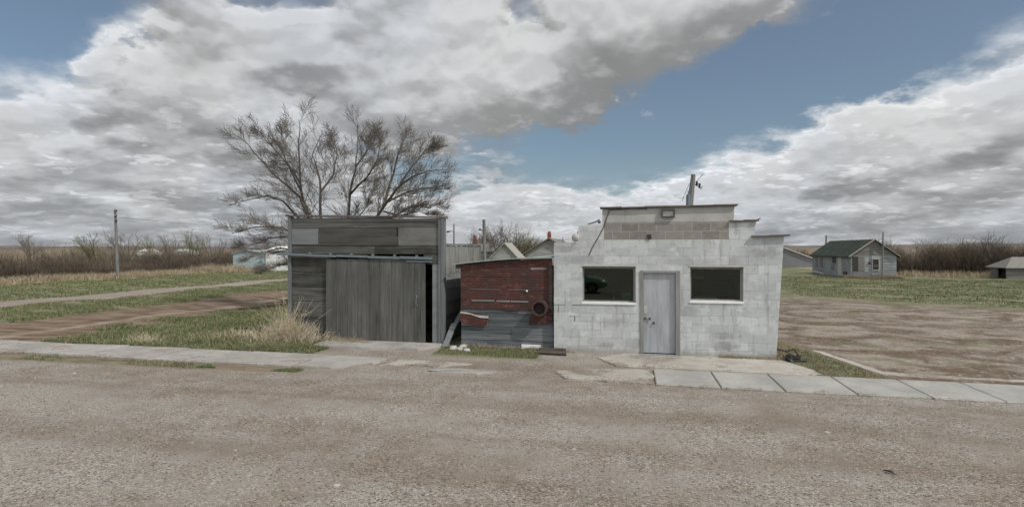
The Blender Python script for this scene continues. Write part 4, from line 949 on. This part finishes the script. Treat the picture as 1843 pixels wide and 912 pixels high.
stems = [
 (.12, [(None), (592, 470, 0), (566, 418, .1), (555, 388, .1), (545, 360, .2), (540, 316, .3), (538, 272, .4), (540, 235, .3), (538, 216, .3)], 3.4),
 (.11, [(None), (600, 470, -.2), (583, 420, -.4), (577, 388, -.5), (577, 340, -.6), (571, 306, -.7), (562, 279, -.8), (580, 240, -.9)], 3.0),
 (.12, [(None), (622, 470, .2), (625, 420, .4), (627, 388, .5), (630, 347, .7), (640, 306, .8), (643, 272, .9), (644, 225, 1.0)], 3.3),
 (.12, [(None), (650, 470, -.1), (668, 415, -.2), (680, 388, -.3), (696, 364, -.4), (713, 340, -.5), (742, 318, -.6), (770, 308, -.8), (790, 306, -.9)], 3.0),
 (.08, [(565, 412, .1), (540, 355, -.1), (516, 333, -.3), (497, 318, -.5), (474, 292, -.6), (446, 260, -.8), (418, 240, -.9)], 2.6),
 (.08, [(690, 372, -.3), (702, 330, .2), (712, 295, .5), (722, 262, .8), (734, 236, 1.0)], 2.4),
 (.075, [(572, 425, .1), (533, 388, .5), (510, 362, .9), (480, 352, 1.2), (446, 360, 1.5), (415, 368, 1.6)], 2.4),
 (.07, [(590, 460, 0), (548, 430, -.8), (510, 410, -1.2), (462, 408, -1.6), (416, 420, -1.9)], 2.4),
 (.06, [(590, 470, 0), (545, 455, -.4), (505, 446, -1.0), (470, 455, -1.4), (440, 470, -1.6)], 2.0),
 (.06, [(655, 440, 0), (700, 395, .6), (740, 372, 1.0), (770, 368, 1.2), (792, 374, 1.3)], 2.2),
 (.06, [(696, 364, -.4), (735, 345, .2), (770, 338, .5), (796, 340, .7)], 2.1),
 (.06, [(577, 345, -.6), (600, 315, -.2), (607, 280, .1), (600, 245, .3)], 1.9),
 (.06, [(630, 350, .7), (660, 320, .3), (680, 285, .0), (688, 250, -.2)], 1.9),
 (.05, [(560, 440, .2), (520, 425, .7), (485, 428, 1.0), (455, 440, 1.2), (432, 448, 1.3)], 1.7),
 (.045, [(560, 470, .2), (525, 470, .6), (495, 478, .9), (468, 490, 1.1)], 1.4),
 (.055, [(545, 350, .2), (520, 300, -.3), (488, 262, -.5), (470, 235, -.6)], 2.0),
 (.05, [(640, 300, .8), (665, 265, .9), (672, 235, 1.0)], 1.7),
 (.055, [(720, 330, -.5), (745, 295, -.2), (765, 270, .0), (778, 262, .1)], 1.8),
 (.055, [(540, 330, .3), (515, 290, .6), (505, 260, .8), (512, 230, .9)], 1.9),
 (.05, [(690, 380, .3), (720, 388, .8), (755, 380, 1.1), (785, 392, 1.2)], 1.6),
 (.05, [(600, 420, .3), (640, 395, .9), (660, 372, 1.1), (668, 340, 1.2)], 1.5),
]
for r_, pp, L_ in stems:
    pts = [base + Vector((random.uniform(-.15, .15), random.uniform(-.1, .1), 0)) if p is None else tp(*p) for p in pp]
    sm = []
    for i in range(len(pts)-1):
        for s_ in (0, .5): q = pts[i].lerp(pts[i+1], s_); sm.append(q + (rand_perp(Vector((0,0,1)))*.035 if s_ else Vector()))
    sm.append(pts[-1]); n = len(sm)
    rad = [r_*.80*max(.07, (1-i/(n-1)))**.8 for i in range(n)]
    T.thick.tube(sm, rad, 8, False)
    spawn(T, sm, rad, L_*.95, 0, .04, 3, .0058, .10, 20)
part('trunk', T.thick, m_bark, tree, True)
part('twigs', T.twig, m_twig, tree)
print('tree twig faces', len(T.twig.f))

# ================================================================ thickets, scrub, grass
def ribbons(P0, H, lean, width, curve=.25):
    """curved two-segment ribbons: vectorised"""
    n = len(P0); ang = rng.uniform(0, 2*np.pi, n); side = np.stack([np.cos(ang), np.sin(ang), np.zeros(n)], -1)*width[:, None]/2
    M = P0 + lean*0.45; M[:, 2] += H*0.55; T_ = P0 + lean*(1+curve); T_[:, 2] += H*0.98
    v = np.empty((n, 5, 3)); v[:, 0] = P0-side; v[:, 1] = P0+side; v[:, 2] = M+side*.75; v[:, 3] = M-side*.75; v[:, 4] = T_
    i = np.arange(n)*5
    f = np.concatenate([np.stack([i, i+1, i+2], -1), np.stack([i, i+2, i+3], -1), np.stack([i+3, i+2, i+4], -1)])
    return v.reshape(-1, 3), f
def thicket(name, mat, path, width, hfun, n, label, twig=4, wid=.022, kind='stuff', leanamt=.35, parent=None):
    """path: list of (x,y); stems with side twigs"""
    path = np.array(path, float); seg = np.linalg.norm(np.diff(path, axis=0), axis=1); cum = np.concatenate([[0], np.cumsum(seg)]); L = cum[-1]
    t = rng.uniform(0, L, n); px = np.interp(t, cum, path[:, 0]); py = np.interp(t, cum, path[:, 1])
    clump = 0.75+0.30*np.sin(t*0.9+np.sin(t*0.37)*2)+0.15*np.sin(t*2.7); H = hfun(t/L)*np.clip(clump, .45, 1.3)*rng.uniform(.55, 1.12, n)
    off = rng.uniform(-.5, .5, n)*width; d = np.diff(path, axis=0)[0]; d = d/np.linalg.norm(d); nx_, ny_ = -d[1], d[0]
    P0 = np.stack([px+off*nx_, py+off*ny_, np.zeros(n)], -1); lean = rng.normal(0, leanamt, (n, 3))*H[:, None]*.5; lean[:, 2] = 0
    V1, F1 = ribbons(P0, H, lean, np.full(n, wid))
    vs, fs, o = [V1], [F1], len(V1)
    for k in range(twig):
        s = rng.uniform(.25, .9, n); Q0 = P0+lean*s[:, None]; Q0[:, 2] += H*s
        l2 = rng.normal(0, .28, (n, 3))*H[:, None]; l2[:, 2] = 0
        V2, F2 = ribbons(Q0, H*rng.uniform(.12, .38, n), l2*.7, np.full(n, wid*.7)); vs.append(V2); fs.append(F2+o); o += len(V2)
    ob = link_mesh(name, np.concatenate(vs), np.concatenate(fs), mat); return tag(ob, label, 'thicket', kind=kind)
thicket('thicket', m_brush, [(-48, 18), (-48.2, 45), (-49.5, 66)], 4.2, lambda s: 1.95+.25*np.sin(s*23), 15000, 'dense leafless thicket along the left field edge')
thicket('thicket', m_brush2, [(-64, 50), (-66, 130)], 7, lambda s: 2.7+.6*np.sin(s*31), 7000, 'second leafless thicket beyond the left field edge', wid=.035)
thicket('thicket', m_brush, [(24.5, 64), (28, 63), (33, 61), (41, 60), (58, 58)], 4.5, lambda s: 2.75+.25*np.sin(s*17), 16000, 'dense leafless thicket behind the abandoned house', wid=.026)
a0, a1 = F(862, 448, 62)[0], F(1000, 448, 62)[0]
thicket('thicket', m_brush, [(a0, 62), (a1, 62)], 5, lambda s: 3.6-.5*s+.4*np.sin(s*13), 4200, 'leafless thicket behind the gabled outbuilding', wid=.035)
thicket('thicket', m_brush2, [(20, 150), (60, 140)], 8, lambda s: 3.0+.6*np.sin(s*21), 2500, 'far scrub between the grey shed and the abandoned house', wid=.05)
thicket('thicket', m_brush2, [(-170, 235), (-60, 300)], 14, lambda s: 4.2+1.4*np.sin(s*41), 5000, 'distant scrub line along the left horizon', wid=.09)
thicket('thicket', m_brush2, [(50, 160), (190, 130)], 14, lambda s: 3.4+.9*np.sin(s*37), 4000, 'distant scrub line along the right horizon', wid=.07)

def small_tree(loc, h, label, mat=m_twig, group=None, spread=.5):
    t = thing('scrub_tree', loc, label, 'tree', group); T = Tree(); b0 = Vector(loc)
    for k in range(5):
        a = random.uniform(0, 6.28); d = Vector((math.cos(a)*spread, math.sin(a)*spread, 1)).normalized()
        pts = [b0.copy()]; q = b0.copy()
        for i in range(4): d = (d+rand_perp(d)*.15).normalized(); q = q+d*h/4.2; pts.append(q.copy())
        rad = [.06*h/4, .05*h/4, .04*h/4, .03*h/4, .02*h/4]; T.thick.tube(pts, rad, 5, False)
        spawn(T, pts, rad, h*.75, 1, .12, 3, .018*h/4, .2, 9)
    part('trunk', T.thick, m_bark, t)
    part('crown', T.twig, mat, t); return t
for (px, ptop, X_, mt, lab) in ((57, 432, -95, m_twig, 'wispy bare tree at the far left beyond the thicket'), (178, 433, -62, m_bud, 'budding greenish tree just left of the utility pole'), (228, 428, -66, m_twig, 'bare tree just right of the utility pole'),
        (283, 436, -70, m_bud, 'low budding tree midway between the utility pole and the blue shed'), (348, 430, -62, m_bud, 'budding tree left of the blue tin shed'), (308, 434, -80, m_twig, 'pale bare tree between the two budding trees at left'), (385, 437, -58, m_twig, 'bare bush tree nearest the blue tin shed')):
    a, b_, c_ = ray(px, ptop); t = X_/a; small_tree((X_, b_*t, 0), CAMZ+c_*t+.5, lab, mt)
for (px, ptop, Y_, mt, lab) in ((1760, 432, 62, m_twig, 'tall wispy bare tree in the right thicket'), (1797, 430, 60, m_twig, 'bare tree in the thicket just left of the small right shed'), (1640, 440, 70, m_twig, 'bare bush tree right of the abandoned house'), (1690, 440, 66, m_twig, 'bare bush tree midway along the right thicket'),
        (905, 416, 50, m_twig, 'bare tree rising behind the gabled outbuilding'), (880, 425, 54, m_twig, 'bare bush left of the gabled outbuilding'), (960, 428, 58, m_bud, 'budding bush between the outbuilding and the chimney house'), (788, 432, 48, m_twig, 'bare bush just right of the garage top')):
    q = F(px, ptop, Y_); small_tree((q[0], Y_, 0), q[1]+.2, lab, mt)

# grass blades where the ground is green, nearer than about 30 m
def scatter(n, xa, xb, ya, yb, keep, h0, h1, wd, lean=.5, pw=1.0):
    X_ = rng.uniform(xa, xb, n); Y_ = ya+(yb-ya)*rng.uniform(0, 1, n)**pw
    w = np.sin(X_*1.9+np.sin(Y_*1.3)*2)*.5+np.sin(Y_*2.7+X_*.8)*.5
    k = keep(X_, Y_, w); X_, Y_, w = X_[k], Y_[k], w[k]; m = len(X_)
    H = rng.uniform(h0, h1, m)*(1+.35*w); l = rng.normal(0, lean, (m, 3))*H[:, None]; l[:, 2] = 0
    return ribbons(np.stack([X_, Y_, gheight(X_, Y_)], -1), H, l, np.full(m, wd))
def merge(*a):
    vs, fs, o = [], [], 0
    for v, f in a: vs.append(v); fs.append(f+o); o += len(v)
    return np.concatenate(vs), np.concatenate(fs)
sets = [scatter(100000, -15.5, -9.1, 11.9, 28, lambda x_, y_, w: rng.uniform(0, 1, len(x_)) < .75+.3*w, .03, .12, .012, .6, 1.2),
        scatter(60000, -26, -20.5, 12.0, 40, lambda x_, y_, w: w > -.75, .03, .09, .016, .6, 1.3),
        scatter(60000, -42.5, -29, 16, 60, lambda x_, y_, w: w > -.8, .03, .10, .03, .6, 1.2),
        scatter(60000, 9, 34, 28, 56, lambda x_, y_, w: (y_+x_*.62 > 38) & (w > -.6) & ~((x_ > 18) & (y_ > 52)), .03, .08, .03, .6),
        scatter(22000, -16.5, -15, 14, 30, lambda x_, y_, w: w > 0, .03, .08, .014, .6),
        scatter(5000, -27, -9, 10.0, 10.42, lambda x_, y_, w: w > -.2, .015, .06, .010, .7),
        scatter(14000, -9.3, -7.4, 11.85, 13.7, lambda x_, y_, w: w > -.6, .03, .09, .010, .7),
        scatter(7000, -9, -6.6, 10.1, 10.4, lambda x_, y_, w: w > .2, .01, .035, .010, .7),
        scatter(9000, -4.6, -2.1, 12.5, 13.6, lambda x_, y_, w: w+rng.normal(0, .5, len(x_)) > -.3, .015, .06, .008, .7),
        scatter(7000, 3.1, 5.0, 12.0, 17, lambda x_, y_, w: (x_+(y_-12)*.26 < 4.9) & (w > -.5), .02, .06, .010, .6)]
v, f = merge(*sets); tag(link_mesh('grass', v, f, m_grass), 'short spring grass left of the garage and round the walls', 'grass', kind='stuff')
sets = [scatter(26000, -47.5, -42.6, 22, 66, lambda x_, y_, w: w > -.9, .2, .55, .03, .4),
        scatter(9000, 24, 52, 54.0, 61, lambda x_, y_, w: w > -.6, .2, .6, .03, .5),
        scatter(6000, -47, -40, 50, 64, lambda x_, y_, w: w > -.9, .3, .9, .03, .4),
        scatter(5000, -14.5, -9.0, 11.9, 15, lambda x_, y_, w: w > .45, .05, .22, .007, .5),
        scatter(1500, 2.0, 3.3, 13.36, 13.47, lambda x_, y_, w: w > -.1, .02, .10, .006, .6),
        scatter(900, -1.8, .0, 13.36, 13.47, lambda x_, y_, w: w > .2, .02, .08, .006, .6),
        scatter(1200, -4.2, -1.9, 13.5, 13.63, lambda x_, y_, w: w > -.5, .03, .14, .006, .6),
        scatter(1500, -8.9, -6.9, 13.45, 13.68, lambda x_, y_, w: w > -.6, .04, .22, .006, .6),
        scatter(16000, 3.6, 30, 12.6, 36, lambda x_, y_, w: w+(y_-30)*.05 > .62, .02, .07, .012, .8),
        scatter(800, 3.2, 3.6, 13.4, 15.2, lambda x_, y_, w: w > -2, .1, .5, .006, .5),
        scatter(2500, 18, 22.5, 52.4, 52.9, lambda x_, y_, w: w > -2, .1, .35, .02, .5)]
v, f = merge(*sets); tag(link_mesh('dry_grass', v, f, m_dryg), 'pale dry grass along the thickets and wall feet', 'dry grass', kind='stuff')
# tall dry weeds at the garage corner
k = MB(); wc = (-8.95, 13.35)
for i in range(620):
    r_ = abs(random.gauss(0, .50)); a = random.uniform(0, 6.28); p = Vector((wc[0]+r_*math.cos(a)*1.35, min(wc[1]+r_*math.sin(a)*.5, 13.66), 0))
    h_ = random.uniform(.25, .75)*math.exp(-r_*.8) + .12
    if i < 70: h_ = random.uniform(.8, 1.42); p = Vector((wc[0]+random.gauss(-.05, .16), 13.4+random.gauss(0, .12), 0))
    d = Vector((random.gauss(0, .30)+(p.x-wc[0])*.35, random.gauss(-.08, .22), 1)).normalized(); q = p.copy(); pts = [p.copy()]
    for j in range(3): d = (d+Vector((random.gauss(0, .16), random.gauss(0, .12), -.12*j))).normalized(); q = q+d*h_/3; q.y = min(q.y, 13.7); pts.append(q.copy())
    k.tube(pts, [.0045, .004, .003, .002], 3, False)
    if i < 500:
        for _ in range(2):
            s_ = pts[random.choice((1, 2))]; e = Vector((random.gauss(0, .13), random.gauss(-.03, .07), random.uniform(.02, .18)))*min(1, h_*1.6); k.tube([s_, s_+e*.6, s_+e], [.003, .0025, .0015], 3, False)
solo('dry_weed_clump', k, m_straw, 'tall tangled clump of dry straw coloured weeds at the left corner of the garage', 'weeds')
k = MB()
for wc in (XY(262, 616), XY(437, 605)):
    for i in range(130):
        p = Vector((wc[0]+random.gauss(0, .28), wc[1]+random.gauss(0, .15), 0)); d = Vector((random.gauss(0, .4), random.gauss(0, .4), 1)).normalized(); h_ = random.uniform(.1, .34); k.tube([p, p+d*h_*.6, p+d*h_+Vector((random.gauss(0, .05), 0, -.02))], [.004, .003, .002], 3, False)
tag(link_mesh('dry_grass_tufts', k.v, k.f, m_straw), 'dry tufts in the grass left of the garage', 'dry grass', kind='stuff')
# loose stones on the road
n = 15000; X_ = rng.uniform(-16, 13, n); Y_ = 4.2+8.0*rng.uniform(0, 1, n)**1.25; ok = ~((Y_ > 10.3) & ((X_ < -6.4) | (X_ > .3))); X_, Y_ = X_[ok], Y_[ok]; n = len(X_)
r_ = rng.gamma(2.0, .0030, n)+.003; r_[rng.uniform(0, 1, n) < .012] *= 2.0
oct_ = np.array([[1,0,0],[.2,.9,0],[-.9,.3,0],[-.5,-.8,0],[.6,-.8,0],[0.1,0,.8]]); v = np.empty((n, 6, 3))
for j in range(6):
    s_ = rng.uniform(.75, 1.25, n)*r_; v[:, j, 0] = X_+oct_[j, 0]*s_; v[:, j, 1] = Y_+oct_[j, 1]*s_; v[:, j, 2] = .005+oct_[j, 2]*s_*.8
i = np.arange(n)*6; f = np.concatenate([np.stack([i+a, i+(a+1) % 5, i+5], -1) for a in range(5)])
m_stone, nt, b, P, I = material('loose_stones'); c = mix(nt, I, (0.12, 0.10, 0.085), (0.36, 0.33, 0.295)); plug(nt, b.inputs['Base Color'], c)
tag(link_mesh('loose_gravel', v.reshape(-1, 3), f, m_stone), 'loose pebbles scattered over the gravel road', 'gravel', kind='stuff')

# ================================================================ parked car behind the camera, seen in the left window
car = thing('parked_car', (-3.4, -5.0, 0), 'pale green car reflected in the left window of the white building', 'car')
m_carp = plain('green_car_paint', (0.22, 0.33, 0.21), 0.25, 0.03, 2, 0.2, 0.6)
st_ = [(-2.15, .45, .72, .72), (-1.9, .30, .92, .80), (-1.0, .26, .98, .86), (.9, .26, .96, .86), (1.6, .27, .88, .84), (1.98, .32, .74, .78), (2.12, .42, .60, .62)]
k = MB(); n = len(st_); sec = []
for (q, z0, z1, hw) in st_:
    sec.append([(q, -hw*.92, z0), (q, -hw, (z0+z1)/2), (q, -hw*.93, z1*.96), (q, -hw*.5, z1), (q, hw*.5, z1), (q, hw*.93, z1*.96), (q, hw, (z0+z1)/2), (q, hw*.92, z0)])
def cw(p): return (-3.4+p[0], -5.0+p[1], p[2])
for s_ in sec: k.v += [cw(p) for p in s_]
for i in range(n-1):
    for j in range(8): a = i*8+j; b2 = i*8+(j+1) % 8; k.f.append((a, a+8, b2+8, b2))
k.f += [tuple(range(7, -1, -1)), tuple((n-1)*8+j for j in range(8))]
body = part('body', k, m_carp, car, True)
k = MB(); top = [(-1.75, .9, .70), (-1.15, 1.38, .56), (.15, 1.42, .56), (1.0, .93, .72)]
for (q, z_, hw) in top: k.v += [cw((q, -hw, z_)), cw((q, hw, z_))]
for (q, z_, hw) in top: k.v += [cw((q, -.80, .88)), cw((q, .80, .88))]
for i in range(3): a = i*2; k.f += [(a, a+2, a+3, a+1), (a, a+8, a+10, a+2), (a+1, a+3, a+11, a+9)]
k.f += [(0, 1, 9, 8), (6, 14, 15, 7)]
part('cabin', k, m_btar, car)
k = MB(); k.hexa([cw(p) for p in ((-1.1, -.54, 1.40), (.12, -.54, 1.43), (.12, .54, 1.43), (-1.1, .54, 1.40), (-1.05, -.5, 1.44), (.05, -.5, 1.47), (.05, .5, 1.47), (-1.05, .5, 1.44))]); part('roof', k, m_carp, car)
for q in (-1.35, 1.32):
    for s_ in (-1, 1):
        k = MB(); c0 = cw((q, s_*.84, .32)); k.ring((c0[0], c0[2]), .32, .2, c0[1]-.1, c0[1]+.1, 24); wh = part('wheel', k, m_btar, car); k = MB(); k.tube([(c0[0], c0[1]-.08, c0[2]), (c0[0], c0[1]+.08, c0[2])], .2, 18); part('rim', k, m_rail, wh)
for s_ in (-1, 1):
    k = MB(); a = cw((2.0, s_*.58, .62)); k.box(a[0]-.22, a[0]+.08, a[1]-.13, a[1]+.13, .56, .70); part('headlight', k, m_white, car)

for o in list(bpy.data.objects):
    if '_w' in o: del o['_w']
